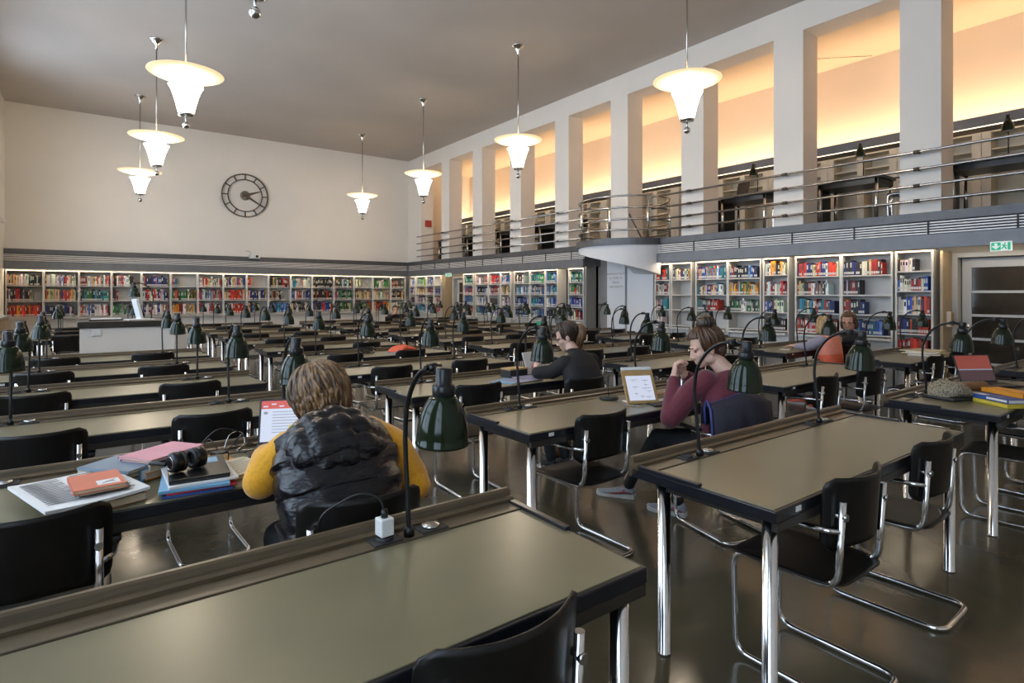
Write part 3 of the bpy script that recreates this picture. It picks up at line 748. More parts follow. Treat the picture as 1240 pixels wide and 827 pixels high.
for i, (y0, y1, zs, hs, rows, where) in enumerate(RIGHT):
    lb = LBR[i] if i < len(LBR) else '%s pale bookcase under the gallery counted beyond the stair' % ordn(i-7)
    place_case(y1-y0, zs, 2.06, (RX, y1, 0), -PI/2, lb, 'pale bookcases along the walls', ledge=.62 if zs is SH6 else .86)
    put_books(y1-y0, zs, hs, rows, (RX, y1, 0), -PI/2, where, i < 8)
# far wall bookcases (front plane y = 17.86)
FX = [-1.44,-.747,-.065,.595,1.239,1.901,2.544,3.182,3.787,4.384,5.013,5.653,6.329,6.984,7.623,8.252,8.78]
FZ = [1.68,1.31,.945]; FH = [.33,.35,.34]
FR = [[('cckwkw',.95),('dkwcRn',.75),('ooyroR',.97)],[('oRwwsw',.97),('ybwowc',.97),('cknbd',.9)],[('owgRwyr',.97),('gnTGbgk',.97),('obyBww',.95)],[('wcrokw',.78),('nry',.22),('Gwbwk',.9)],
 [('RkgobBnw',.97),('bBRgndw',.97),('wRbww',.9)],[('to',.22),('yogwwG',.97),('oywcr',.95)],[('RwcorGw',.97),('bwcpBTR',.97),('TowRr',.9)],[('cwcBnoo',.95),('ooboco',.97),('wkcoR',.95)],
 [('Ro',.16),('bkBcdnw',.97),('nbwc',.6)],[('wcnksdr',.95),('yockwd',.6),('BBBTs',.97)],[('wwcTsw',.95),('bcwTBo',.95),('kwdco',.9)],[('vkvkd',.97),('doood',.97),('kooBBB',.95)],
 [('vgwobT',.9),('mgpgg',.97),('gvGc',.9)],[('Gwg',.3),('cvvcv',.95),('RGokw',.9)],[('GGGGw',.95),('kcwwc',.9),('oocyR',.95)],[('oGvvv',.95),('cdddr',.95),('kcgw',.8)]]
for i in range(16):
    w = FX[i+1]-FX[i]-.004
    place_case(w, FZ, 2.05, (FX[i], 17.84, 0), 0, 'pale bookcase on the clock wall, %s from the left corner' % ordn(i+1), 'pale bookcases along the walls', ledge=.905, depth=.30)
    put_books(w, FZ, FH, FR[i], (FX[i], 17.84-.02, 0), 0, '', False)
st = obj('library_books', stuff, 'book', recalc=False)
tag(st, 'remaining rows of mixed coloured books on the distant wall shelves', 'books', None, 'stuff')
# ------------------------------------------------------------------ gallery railing
ZR = (3.357, 3.13, 2.91, 2.71)
def railing(y0, y1, lbl):
    t = thing('gallery_railing', lbl, 'railing', (8.85, y0, GZ))
    for z in ZR:
        b = NB(); tube(b, [(0,0,z-GZ),(0,y1-y0,z-GZ)], .019, 10); ell(b, (0,0,z-GZ), (.024,.02,.024), n=8); ell(b, (0,y1-y0,z-GZ), (.024,.02,.024), n=8); obj('rail', b, 'steel', t)
    for a, c in cols:
        y = (a+c)/2
        if not y0+.1 < y < y1-.1: continue
        b = NB()
        for z in ZR:
            tube(b, [(0,y-y0-.035,z-GZ),(0,y-y0+.035,z-GZ)], .027, 10); tube(b, [(0,y-y0,z-GZ),(.112,y-y0,z-GZ)], .012, 8)
        obj('rail_bracket', b, 'clock', t)
    return t
railing(YB+.1, 7.35, 'steel railing of four bars along the gallery beside the near piers')
railing(9.05, 17.12, 'steel railing of four bars along the gallery beyond the balcony')
t = thing('balcony_railing', 'oval steel railing of four bars around the balcony above the stair', 'railing', (bc[0], bc[1], GZ))
for z in ZR:
    b = NB(); tube(b, [(-.84*math.sin(2*PI*k/48), .98*math.cos(2*PI*k/48), z-GZ) for k in range(48)], .019, 10, closed=True); obj('rail', b, 'steel', t)
for a in (20, 62, 112, 158, 205, 330):
    a = math.radians(a); b = NB(); tube(b, [(-.84*math.sin(a), .98*math.cos(a), 0), (-.84*math.sin(a), .98*math.cos(a), ZR[0]-GZ)], .021, 10); obj('post', b, 'chrome', t)
b = NB(); tube(b, [(9.0, 8.15, 3.25), (9.05, 7.75, 2.56)], .016, 8); tube(b, [(9.0, 8.5, 3.22), (9.0, 8.15, 3.25)], .016, 8)
tag(obj('stair_handrail', b, 'clock'), 'thin dark stair handrail slanting down inside the oval balcony railing', 'handrail')

# ------------------------------------------------------------------ gallery bookcases, light strip and dark band above them
gi = 0
y = -2.9
while y < 17.3:
    gi += 1; x0 = 11.05
    t = thing('gallery_bookcase', '%s cream bookcase in the gallery counted from the near end' % ordn(gi), 'bookcase', (x0, y+1.135, GZ), -PI/2, 'cream bookcases of the gallery')
    w = 1.135
    for x_ in (0, .51, w-.115):
        b = NB(); bbox(b, x_, x_+.115, -.02, .33, 0, 1.40, .004); obj('upright', b, 'gshelf', t)
    b = NB(); box(b, 0, w, .33, .36, 0, 1.40); obj('back_panel', b, 'gshelf', t)
    for z in (.12, .48, .84, 1.12, 1.385):
        b = NB(); box(b, .115, .51, .02, .33, z, z+.022); box(b, .625, w-.115, .02, .33, z, z+.022); obj('shelf', b, 'gshelf', t)
    y += 1.14
b = NB(); box(b, 10.98, 11.02, YB, YF, 4.035, 4.19); box(b, 11.02, 11.40, YB, YF, 4.035, 4.06)
struct('trim_7', b, 'fascia_l', 'grey brown band above the gallery bookcases', 'trim')
b = NB(); box(b, 11.04, 11.22, YB+.1, YF-.1, 4.064, 4.076); tag(obj('light_strip', b, 'led_g'), 'amber strip light behind the grey band washing the gallery wall', 'light')
b = NB(); box(b, 10.99, 11.01, YB+.1, YF-.1, 4.028, 4.0345); tag(obj('light_strip', b, 'led_s'), 'thin light strip under the grey band over the gallery bookcases', 'light')

# ------------------------------------------------------------------ gallery desks with lamp, chair and screen panel
def make_gdesk():
    t = thing('gallery_desk', '', 'desk')
    b = NB(); bbox(b, 0, .62, 0, .95, .70, .75, .004); obj('desk_top', b, 'edge', t)
    b = NB(); box(b, .03, .59, .03, .92, .62, .70); obj('apron', b, 'pad', t)
    for x in (.045, .575):
        for y in (.06, .89):
            b = NB(); lathe(b, [(0,0),(.027,0),(.027,.70),(0,.70)], 14, (x, y, 0)); obj('leg', b, 'chrome', t)
    b = NB(); bbox(b, .06, .56, .96, 1.0, .0, .70, .004); box(b, .062, .50, .955, .962, .08, .60); obj('side_screen', b, 'edge', t)
    return t
pg = None
for k in (0, 1, 2, 5, 6, 7, 8):
    y0 = CY + CP*(k-1) + CW + .50
    bay = ['bay above the near doorway','second bay','bay with the open laptop','bay just past the balcony','second bay past the balcony','third bay past the balcony','bay nearest the clock wall'][(0,1,2,5,6,7,8).index(k)]
    lb = 'small gallery desk with chrome legs in the %s' % bay
    loc = (9.62, y0, GZ)
    if pg is None: pg = make_gdesk(); pg.location = loc; pg['label'] = lb; pg['group'] = 'desks along the gallery'
    else: dup(pg, loc, 0, lb)
    dup(proto_l, (9.95, y0+.36, GZ+.75), -PI*.5+.2, 'dark desk lamp on the gallery desk in the %s' % bay, 'desk lamps in the gallery')
    dup(proto_c, (9.95, y0-.46, GZ), .2, 'cantilever chair at the gallery desk in the %s' % bay, 'chairs in the gallery')

def laptop(loc, rz, w, d, open_deg, lbl, screen_mats, screen_fn, cat='laptop', base='rubber'):
    """Open laptop: origin at hinge, keyboard towards -y, screen facing -y."""
    t = thing('laptop', lbl, cat, loc, rz)
    b = NB(); bbox(b, -w/2, w/2, -d, 0, 0, .014, .005); base_o = obj('keyboard_deck', b, base, t)
    b = NB()
    for i in range(5):
        for j in range(12): box(b, -w*.44+j*w*.074, -w*.44+j*w*.074+w*.06, -d*.85+d*.50-i*d*.1+d*.1, -d*.85+d*.50-i*d*.1+d*.18, .014, .0155)
    obj('keys', b, 'black', base_o)
    R = Matrix.Translation((0, 0, .010)) @ Matrix.Rotation(math.radians(open_deg-90), 4, 'X').inverted()
    b = NB(); bbox(b, -w/2, w/2, -.003, .005, 0, d, .003, mat=R); lid = obj('lid', b, base, t)
    b = NB(); screen_fn(b, w, d, R); obj('screen', b, screen_mats, lid)
    return t
M['scr_w'] = em('lit_screen_white', (.72, .78, .95), .34); M['scr_r'] = em('lit_screen_red', (.75, .07, .03), .32)
M['scr_y'] = em('lit_screen_yellow', (.8, .65, .05), .32); M['scr_b'] = em('lit_screen_dim', (.10, .05, .06), .25); M['scr_red2'] = em('lit_screen_dusky_red', (.34, .07, .05), .28); M['scr_ln'] = em('screen_text_grey', (.30, .33, .42), .3)
for k_ in ('scr_w','scr_r','scr_y','scr_b','scr_red2','scr_ln'): M[k_].node_tree.nodes['Principled BSDF'].inputs['Base Color'].default_value = (.02,.02,.02,1); M[k_].node_tree.nodes['Principled BSDF'].inputs['Roughness'].default_value = .3
def scr_doc(b, w, d, R):
    y = -.0042
    box(b, -w*.47, w*.47, y, y+.001, d*.05, d*.78, 0, R); box(b, -w*.47, w*.47, y, y+.001, d*.78, d*.96, 1, R)
    for k in range(7): box(b, -w*.44+k*w*.12, -w*.37+k*w*.12, y-.0006, y, d*(.82+.05*(k % 2)), d*(.85+.05*(k % 2)), 0, R)
    for k in range(8): box(b, -w*.30, w*(.35-.07*(k % 3)), y-.0006, y, d*(.70-.065*k), d*(.715-.065*k), 3, R)
    box(b, -w*.05, w*.28, y-.0012, y-.0006, d*.24, d*.40, 2, R); box(b, -w*.43, -w*.37, y-.0006, y, d*.66, d*.72, 3, R)
def scr_red(b, w, d, R):
    y = -.0042
    box(b, -w*.47, w*.47, y, y+.001, d*.05, d*.45, 1, R); box(b, -w*.47, w*.47, y, y+.001, d*.45, d*.96, 0, R)
    box(b, -w*.47, w*.47, y-.0006, y, d*.43, d*.47, 2, R)
def scr_dark(b, w, d, R): box(b, -w*.47, w*.47, -.0042, -.0032, d*.05, d*.96, 0, R)
laptop((10.02, CY+CP+CW+.5+.72, GZ+.75), -PI*.5-.5, .42, .30, 100, 'open dark laptop on a gallery desk behind the railing', ['dark'], scr_dark)

# ------------------------------------------------------------------ service counter in front of the clock wall
t = thing('service_counter', 'pale service counter with a thick dark top in front of the bookcases', 'counter', (-.05, 9.4, 0))
b = NB(); bbox(b, .02, 1.10, .02, .06, 0, 1.03, .003); obj('front_panel', b, 'wall', t)
for x in (.02, 1.06): b = NB(); bbox(b, x, x+.04, .06, .62, 0, 1.03, .003); obj('side_panel', b, 'wall', t)
b = NB(); bbox(b, -.005, 1.13, -.01, .66, 1.03, 1.115, .01, 3); obj('counter_top', b, 'apron', t)
b = NB(); bbox(b, .155, .255, .005, .022, .92, 1.02, .004); bbox(b, .17, .24, .0, .006, .935, 1.005, .003); obj('switch_box', b, 'wplast', t)
dup(proto_l, (.80, 9.85, 1.115), -PI/2+.3, 'desk lamp arching over the pale service counter', 'desk lamps elsewhere')
t = thing('document_stand', 'white slanted stand with open papers on the service counter', 'stand', (.66, 9.66, 1.115), .2)
b = NB(); bbox(b, -.18, .14, -.12, .10, 0, .018, .004); obj('paper_stack', b, 'paper', t)
b = NB(); bbox(b, -.02, .015, -.10, .12, 0, .30, .004, mat=Matrix.Rotation(-.22, 4, 'Y')); obj('stand_plate', b, 'wplast', t)
t = thing('open_book', 'flat dark tray of papers at the left end of the service counter', 'book', (.25, 9.7, 1.115))
b = NB(); bbox(b, -.18, .2, -.12, .12, 0, .02, .006); obj('cover', b, 'rubber', t)
b = NB(); bbox(b, -.16, .18, -.10, .10, .02, .028, .003); obj('sheet', b, 'paper', t)
# wooden cabinet along the window wall
t = thing('low_cabinet', 'low brown cabinet with a pale top along the left wall', 'cabinet', (XL+.02, 9.4, 0))
b = NB(); bbox(b, 0, .42, 0, 4.0, .08, 1.08, .004); box(b, .02, .38, .02, 3.98, 0, .08); obj('body', b, 'tan', t)
b = NB(); bbox(b, -.0, .45, -.02, 4.02, 1.08, 1.115, .006); obj('top_panel', b, 'steel', t)
for k in range(4):
    b = NB(); bbox(b, .42, .437, .03+k, .97+k, .12, 1.04, .003); d_ = obj('door', b, 'tan', t)
    b = NB(); tube(b, [(.437,.10+k,.72),(.46,.10+k,.72),(.46,.10+k,.60),(.437,.10+k,.60)], .006, 6); obj('handle', b, 'steel', d_)
# ------------------------------------------------------------------ people
def skin(name, col):
    m = pm(name, col, .5, noise_s=18, noise_a=.06, bump=.02)
    b = m.node_tree.nodes['Principled BSDF']; b.inputs['Subsurface Weight'].default_value = .12; b.inputs['Subsurface Radius'].default_value = (.02, .008, .004)
    return m
M['skin'] = skin('warm_skin', (.55, .31, .22)); M['skin2'] = skin('pale_skin', (.60, .37, .28))
def hair_mat(name, a, b_, sc=60):
    m, nt, b = nmat(name)
    tc = nt.nodes.new('ShaderNodeTexCoord'); mp = nt.nodes.new('ShaderNodeMapping'); mp.inputs['Scale'].default_value = (1, 1, .12)
    n = nt.nodes.new('ShaderNodeTexNoise'); n.inputs['Scale'].default_value = sc; n.inputs['Detail'].default_value = 5; n.inputs['Distortion'].default_value = .6
    r = nt.nodes.new('ShaderNodeValToRGB'); r.color_ramp.elements[0].position = .35; r.color_ramp.elements[1].position = .68
    r.color_ramp.elements[0].color = (*a, 1); r.color_ramp.elements[1].color = (*b_, 1)
    L = nt.links.new; L(tc.outputs['Object'], mp.inputs['Vector']); L(mp.outputs['Vector'], n.inputs['Vector']); L(n.outputs['Fac'], r.inputs['Fac']); L(r.outputs['Color'], b.inputs['Base Color'])
    bp = nt.nodes.new('ShaderNodeBump'); bp.inputs['Strength'].default_value = .7; bp.inputs['Distance'].default_value = .006; L(n.outputs['Fac'], bp.inputs['Height']); L(bp.outputs['Normal'], b.inputs['Normal'])
    b.inputs['Roughness'].default_value = .42; return m
M['hair_br'] = hair_mat('golden_brown_hair', (.034, .016, .007), (.27, .145, .058), 50)
M['hair_dk'] = hair_mat('dark_brown_hair', (.020, .011, .007), (.085, .046, .025))
M['hair_au'] = hair_mat('chestnut_hair', (.030, .014, .008), (.14, .065, .028))
M['hair_bl'] = hair_mat('blond_hair', (.26, .15, .06), (.55, .37, .18))
M['hair_tip'] = hair_mat('lighter_ponytail_hair', (.06, .028, .012), (.26, .13, .055))
M['vest'] = pm('dark_padded_nylon', (.007, .006, .008), .24, noise_s=30, noise_a=.3, bump=.45, spec=.45, stretch=(1, 1, 2.2))
M['yellow'] = pm('mustard_knit', (.66, .30, .006), .85, noise_s=90, noise_a=.12, bump=.15, sheen=.3)
M['burg'] = pm('burgundy_sweatshirt', (.115, .014, .026), .85, noise_s=60, noise_a=.12, bump=.1, sheen=.25)
M['navy'] = pm('dark_navy_jacket', (.018, .015, .026), .75, noise_s=40, noise_a=.2, bump=.1)
M['piping'] = pm('blue_piping', (.035, .05, .20), .6, noise_s=40, noise_a=.1)
M['blackknit'] = pm('black_pullover', (.013, .011, .012), .85, noise_s=60, noise_a=.2, bump=.12)
M['jeans'] = pm('dark_trousers', (.014, .015, .019), .8, noise_s=60, noise_a=.25)
M['coral'] = pm('coral_pullover', (.74, .25, .17), .8, noise_s=50, noise_a=.08, bump=.1)
M['coral2'] = pm('deep_coral_stripes', (.74, .13, .06), .8, noise_s=50, noise_a=.08)
M['lilac'] = pm('grey_lilac_shirt', (.30, .27, .34), .8, noise_s=40, noise_a=.08)
M['shoe_g'] = pm('grey_running_mesh', (.30, .32, .36), .6, noise_s=110, noise_a=.45)
M['shoe_w'] = pm('white_shoe_sole', (.62, .60, .57), .5, noise_s=30, noise_a=.05)
M['shoe_r'] = pm('red_shoe_stripe', (.40, .05, .05), .5, noise_s=30, noise_a=.1)
M['pink'] = pm('pink_leggings', (.50, .28, .33), .8, noise_s=50, noise_a=.1)
M['eye'] = pm('dark_eye', (.05, .035, .03), .15, noise_s=10, noise_a=.1)
M['bag'] = pm('beige_leather', (.46, .31, .19), .5, noise_s=12, noise_a=.15, bump=.1)

def limb(bm, pts, radii, n=14):
    P = [Vector(p) for p in pts]
    Q, R = [], []
    for i in range(len(P)-1):
        for k in range(6):
            t = k/6; Q.append(P[i].lerp(P[i+1], t)); R.append(radii[i]*(1-t)+radii[i+1]*t)
    Q.append(P[-1]); R.append(radii[-1])
    tube(bm, Q, R, n)
    for p, r in zip(P, radii): ell(bm, p, (r*.995,)*3, n=n)

def basis(f, up=(0,0,1)):
    f = Vector(f).normalized(); u = Vector(up); r = f.cross(u).normalized(); u = r.cross(f).normalized()
    return f, r, u, Matrix((r, f, u)).transposed()                  # columns: right, forward, up

def head(bm, c, f, up=(0,0,1), s=1.0):
    f, r, u, R = basis(f, up); c = Vector(c)
    P = lambda x, y, z: c + (r*x + f*y + u*z)*s
    E_ = lambda p, rad, n=20: ell(bm, P(*p), tuple(q*s for q in rad), R, n)
    E_((0,-.012,.035), (.074,.094,.086), 24)
    E_((0,.022,-.028), (.064,.073,.082)); E_((0,.040,-.066), (.047,.050,.048)); E_((0,.066,-.096), (.024,.022,.020))
    for sx in (-1, 1):
        E_((sx*.040,.055,-.022), (.026,.026,.026)); E_((sx*.030,.074,.022), (.030,.016,.012))
        E_((sx*.077,-.008,-.012), (.010,.020,.032)); E_((sx*.050,.0,-.07), (.022,.04,.03))
        E_((sx*.012,.098,-.036), (.009,.010,.008))
    tube(bm, [P(0,.082,.022), P(0,.096,-.008), P(0,.106,-.030)], [.009*s,.010*s,.012*s], 10); E_((0,.104,-.032), (.012,.011,.010))
    tube(bm, [P(-.024,.078,-.062), P(0,.090,-.060), P(.024,.078,-.062)], [.004*s,.0085*s,.004*s], 8)
    tube(bm, [P(-.020,.078,-.074), P(0,.088,-.074), P(.020,.078,-.074)], [.004*s,.009*s,.004*s], 8)
    return P, R

def eyes(par, P, R, s, brow='hair_dk'):
    b = NB()
    for sx in (-1, 1): ell(b, P(sx*.031,.076,.004), (.012*s,.009*s,.0075*s), R, 10)
    obj('eyes', b, 'eye', par)
    b = NB()
    for sx in (-1, 1): tube(b, [P(sx*.014,.090,.024), P(sx*.033,.087,.030), P(sx*.052,.074,.024)], [.003*s,.004*s,.002*s], 6)
    obj('eyebrows', b, brow, par)

def glasses(par, P, s):
    b = NB()
    for sx in (-1, 1):
        tube(b, [P(sx*.033+.024*math.cos(2*PI*k/16), .094-.012*abs(math.cos(2*PI*k/16))*.4, .002+.019*math.sin(2*PI*k/16)) for k in range(16)], .0022*s, 6, closed=True)
        tube(b, [P(sx*.057,.088,.006), P(sx*.078,.04,.006), P(sx*.081,-.01,.002)], .0022*s, 6)
    tube(b, [P(-.010,.100,.006), P(.010,.100,.006)], .0022*s, 6); obj('glasses', b, 'black', par)

def hand(bm, w, d, nrm, curl=.5, side=1, s=1.0, spread=.12):
    """Palm with four unequal bent fingers and a thumb. w wrist, d direction, nrm palm normal (fingers curl towards it)."""
    w = Vector(w); d = Vector(d).normalized(); n = Vector(nrm); n = (n-d*n.dot(d)).normalized(); x = d.cross(n)*side
    R = Matrix((x, d, n)).transposed()
    ell(bm, w+d*.048*s, (.040*s,.052*s,.016*s), R, 14); limb(bm, [w-d*.02*s, w+d*.03*s], [.024*s,.023*s], 10)
    for k, (off, ln, rr) in enumerate(((-.030,.070,.0085),(-.010,.080,.009),(.010,.076,.0088),(.029,.060,.0078))):
        p = w + d*(.085-.004*abs(k-1.2))*s + x*off*s; a = curl*.35; dr = (d + x*off/.03*spread*.6).normalized(); pts = [p-dr*.02*s, p]
        for seg, fr in enumerate((.45,.32,.23)):
            a += curl*(.55 if seg else .45); q = dr*math.cos(a)+n*math.sin(a); p = p + q*ln*fr*s; pts.append(p)
        limb(bm, pts, [rr*s*1.1, rr*s, rr*s*.98, rr*s*.9, rr*s*.78], 8)
    p = w + d*.028*s - x*.030*s
    t1 = (d*.62 - x*.62 + n*.45).normalized(); t2 = (d*.85 - x*.12 + n*.55).normalized()
    limb(bm, [p, p+t1*.038*s, p+t1*.038*s+t2*.030*s, p+t1*.038*s+t2*.054*s], [.0125*s,.0108*s,.0098*s,.008*s], 8)

def solid(name, bm, mat, parent, vox=.006, smooth=4, fac=.5):
    """One continuous surface out of the overlapping volumes."""
    o = obj(name, bm, mat, parent)
    r = o.modifiers.new('union', 'REMESH'); r.mode = 'VOXEL'; r.voxel_size = vox; r.use_smooth_shade = True
    if smooth:
        s = o.modifiers.new('soften', 'SMOOTH'); s.iterations = smooth; s.factor = fac
    return o

def hair_shell(bm, P, R, s, rad, c, n=48, m=32, cut=None, wave=.0, seed=0, freq=9, mat_i=0):
    """Closed head of hair: ellipsoid with strand relief; CUT(x,y,z) -> scale pulls it in over the face."""
    rings = []
    for j in range(1, m):
        th = PI*j/m; ring = []
        for i in range(n):
            ph = 2*PI*i/n
            v = Vector((math.sin(th)*math.cos(ph), math.sin(th)*math.sin(ph), math.cos(th)))
            q = noise.noise(Vector((v.x*freq, v.y*freq, v.z*1.6+seed)))
            k = 1 + wave*q + wave*.5*math.sin(ph*freq*1.7+5*v.z+3*q)
            if cut: k *= cut(v)
            ring.append(P(c[0]+v.x*rad[0]*k, c[1]+v.y*rad[1]*k, c[2]+v.z*rad[2]*(k if v.z > 0 else 1)))
        rings.append(ring)
    loft(bm, rings, mi=mat_i)

def locks(bm, P, c, rad, az0, az1, n, drop, seed, r=.013, wave=.010, th0=10, thm=92, tuck=.90):
    """Locks of hair combed from the crown over an ellipsoid, then hanging by DROP."""
    q = random.Random(seed)
    for k in range(n):
        a = math.radians(az0+(az1-az0)*(k+q.uniform(.1,.9))/n); pts = []; lift = q.uniform(.97,1.07); ph = q.uniform(0,6.28); sw = q.uniform(-.25,.25); dr = drop*q.uniform(.75,1.1)
        for j in range(8):
            th = math.radians(th0+(thm-th0)*j/7); aa = a + sw*(j/7)**2
            w = wave*.5*math.sin(j*1.1+ph)
            pts.append(P(c[0]+(rad[0]*lift+w)*math.sin(th)*math.cos(aa), c[1]+(rad[1]*lift+w)*math.sin(th)*math.sin(aa), c[2]+rad[2]*lift*math.cos(th)))
        lx, ly = c[0]+rad[0]*lift*math.cos(a+sw), c[1]+rad[1]*lift*math.sin(a+sw); zb = c[2]+rad[2]*math.cos(math.radians(thm))
        if drop:
            for j in range(1, 5):
                t = j/4; f = 1-(1-tuck)*t; w = wave*math.sin(j*1.7+ph)
                pts.append(P((lx+w)*f, (ly+w*.6)*f, zb-dr*t))
        m_ = len(pts); rr = [r*(.55+.55*min(1, i/3))*(1 if i < m_-3 else (m_-i)/3.4) for i in range(m_)]
        sp_ = spline(pts, 3); R2 = [rr[min(m_-1, i//3)]*(1-(i % 3)/3)+rr[min(m_-1, i//3+1)]*((i % 3)/3) for i in range(len(sp_))]
        tube(bm, sp_, R2, 6)

def torso_ring(c, rx, ry, tilt, yaw=0., n=28, puff=0., sq=.8):
    """Superellipse cross-section; tilt leans the ring about x, yaw turns it."""
    out = []
    for k in range(n):
        a = 2*PI*k/n; x = rx*math.copysign(abs(math.cos(a))**sq, math.cos(a)); y = ry*math.copysign(abs(math.sin(a))**sq, math.sin(a))
        v = Matrix.Rotation(yaw, 3, 'Z') @ (Matrix.Rotation(tilt, 3, 'X') @ Vector((x*(1+puff), y*(1+puff), 0)))
        out.append(Vector(c)+v)
    return out

def shoe(par, heel, toe, name='shoe', mats=('shoe_g','shoe_w','shoe_r')):
    h = Vector(heel); d = (Vector(toe)-h); L = d.length; d.normalize(); side = Vector((-d.y, d.x, 0)).normalized(); up = Vector((0,0,1))
    P = lambda t, x, z: h + d*L*t + side*x + up*z
    b = NB(); R = []
    for t, w, z0, z1 in ((-.02,.022,.022,.075),(.03,.032,.02,.088),(.14,.036,.02,.092),(.28,.036,.02,.082),(.42,.037,.02,.070),(.58,.043,.018,.056),(.74,.045,.018,.047),(.88,.040,.018,.042),(.97,.026,.02,.036),(1.0,.012,.022,.030)):
        R.append([P(t, w*math.cos(a)*(1 if math.sin(a) < .2 else .72), z0+(z1-z0)*(.5+.5*math.sin(a))) for a in [2*PI*k/16 for k in range(16)]])
    loft(b, R); s_ = obj(name, b, mats[0], par)
    b = NB(); R = []
    for t, w, z1 in ((-.035,.020,.03),(.0,.034,.034),(.12,.040,.032),(.35,.038,.026),(.55,.045,.024),(.75,.048,.024),(.92,.040,.028),(1.02,.016,.032)):
        R.append([P(t,-w,.001), P(t,w,.001), P(t,w*.97,z1), P(t,-w*.97,z1)])
    loft(b, R, smooth=False); obj('sole', b, mats[1], s_)
    b = NB()
    for sd in (-1, 1):
        tube(b, [P(.05,sd*.036,.036), P(.22,sd*.039,.050), P(.40,sd*.040,.038), P(.60,sd*.046,.032)], .0045, 6)
        tube(b, [P(.24,sd*.035,.064), P(.36,sd*.030,.030)], .004, 6)
    for k in range(4): tube(b, [P(.30+.07*k,-.022,.080-.010*k), P(.30+.07*k,.022,.080-.010*k)], .0032, 5)
    obj('stripe', b, mats[2], s_)

def legs_bm(hips, knees, ankles, r=(.085,.062,.045)):
    b = NB()
    for h, k, a in zip(hips, knees, ankles): limb(b, [h, k, a], list(r))
    ell(b, (Vector(hips[0])+Vector(hips[1]))/2+Vector((0,0,.01)), (.17,.13,.09), n=18); return b

# ---- person in the padded vest, leaning over the strewn desk (seen from behind)
t = thing('person', 'person in a dark padded hooded vest over mustard sleeves bent over a laptop', 'person', (.76, 2.05, 0))
t0 = Vector((.76, 2.05, 0)); W_ = lambda x, y, z: Vector((x, y, z)) - t0
b = NB()
P, R = head(b, W_(.80,2.47,1.045), (-.42,.80,-.42), s=1.02)
limb(b, [W_(.785,2.34,.93), W_(.795,2.42,.985)], [.062,.056])
ell(b, W_(.77,2.10,.68), (.12,.08,.20)); ell(b, W_(.77,2.26,.85), (.14,.07,.08))
for a, e, w_ in ((W_(.61,2.27,.87), W_(.545,2.34,.79), W_(.64,2.60,.80)), (W_(.945,2.26,.88), W_(1.085,2.22,.765), W_(1.00,2.50,.825))): limb(b, [a, e, w_], [.055,.045,.028])
hand(b, W_(.64,2.60,.812), (.5,.86,-.02), (.1,.1,-1), .55, 1, .95); hand(b, W_(1.00,2.50,.83), (-.3,.95,-.02), (0,.1,-1), .55, -1, .95)
hips = (W_(.67,2.05,.53), W_(.86,2.05,.53)); kn = (W_(.64,2.44,.50), W_(.88,2.44,.50)); an = (W_(.65,2.46,.10), W_(.87,2.50,.10))
for h, k, a in zip(hips, kn, an): limb(b, [h, k, a], [.07,.05,.036])
solid('body', b, 'skin', t, .0055, 3)
eyes(t, P, R, 1.02)
solid('trousers', legs_bm(hips, kn, an), 'jeans', t, .009, 3)
for a, nm in ((an[0], 1), (an[1], -1)): shoe(t, Vector((a.x, a.y-.05, 0)), Vector((a.x-.02*nm, a.y+.20, 0)), mats=('rubber','rubber','black'))
b = NB()   # mustard pullover: both sleeves and the part under the vest
limb(b, [W_(.63,2.26,.885), W_(.575,2.27,.84), W_(.53,2.265,.79), W_(.585,2.44,.825), W_(.62,2.575,.808)], [.080,.078,.066,.052,.042])
limb(b, [W_(.925,2.24,.90), W_(1.02,2.22,.845), W_(1.095,2.19,.715), W_(1.075,2.29,.79), W_(1.01,2.475,.815)], [.088,.088,.080,.062,.044])
ell(b, W_(.775,2.17,.78), (.18,.10,.18), Matrix.Rotation(-.5, 3, 'X')); ell(b, W_(1.10,2.16,.69), (.07,.075,.065))
sw = solid('pullover', b, 'yellow', t, .007, 6)
# vest: spine-following tube of rings with puffed quilting that slants across the back
b = NB(); R_ = []; NR = 90; n = 56
sp = [(.755,2.015,.475),(.758,2.005,.56),(.765,2.03,.66),(.772,2.09,.76),(.780,2.17,.85),(.785,2.255,.925),(.788,2.33,.965)]
wd = [.195,.198,.206,.222,.232,.205,.115]; dp = [.135,.135,.13,.125,.12,.10,.075]; ti = [0,-.05,-.22,-.45,-.62,-.75,-.85]
for j in range(NR+1):
    u = j/NR*(len(sp)-1); i = min(int(u), len(sp)-2); f = u-i; f2 = f*f*(3-2*f)
    L_ = lambda A: A[i]*(1-f2)+A[i+1]*f2
    c = Vector(sp[i]).lerp(Vector(sp[i+1]), f2) - t0; ring = []
    for k in range(n):
        a = 2*PI*k/n; ca, sa = math.cos(a), math.sin(a)
        x = L_(wd)*math.copysign(abs(ca)**.75, ca); y = L_(dp)*math.copysign(abs(sa)**.8, sa)
        s = j/NR*7.6 - .30*x/.2 + .12*math.sin(7*ca)                # seam phase slants across the back
        q = abs(math.sin(PI*s)); wr = noise.noise(Vector((x*26, y*26, j*.24)))*.011
        am = (.19 if y < 0 else .12)*(1-.62*ca*ca); pf = 1.035 - am*.85 + am*(q**.42) + wr*2.2
        v = Matrix.Rotation(L_(ti), 3, 'X') @ Vector((x*pf, y*pf, 0)); ring.append(c+v)
    R_.append(ring)
loft(b, R_); vest = obj('padded_vest', b, 'vest', t)
b = NB()   # hood lying on the shoulders, quilted in three panels
Rh = []; c = W_(.768,2.150,.935)
Mh = Matrix.Rotation(-.95, 3, 'X')
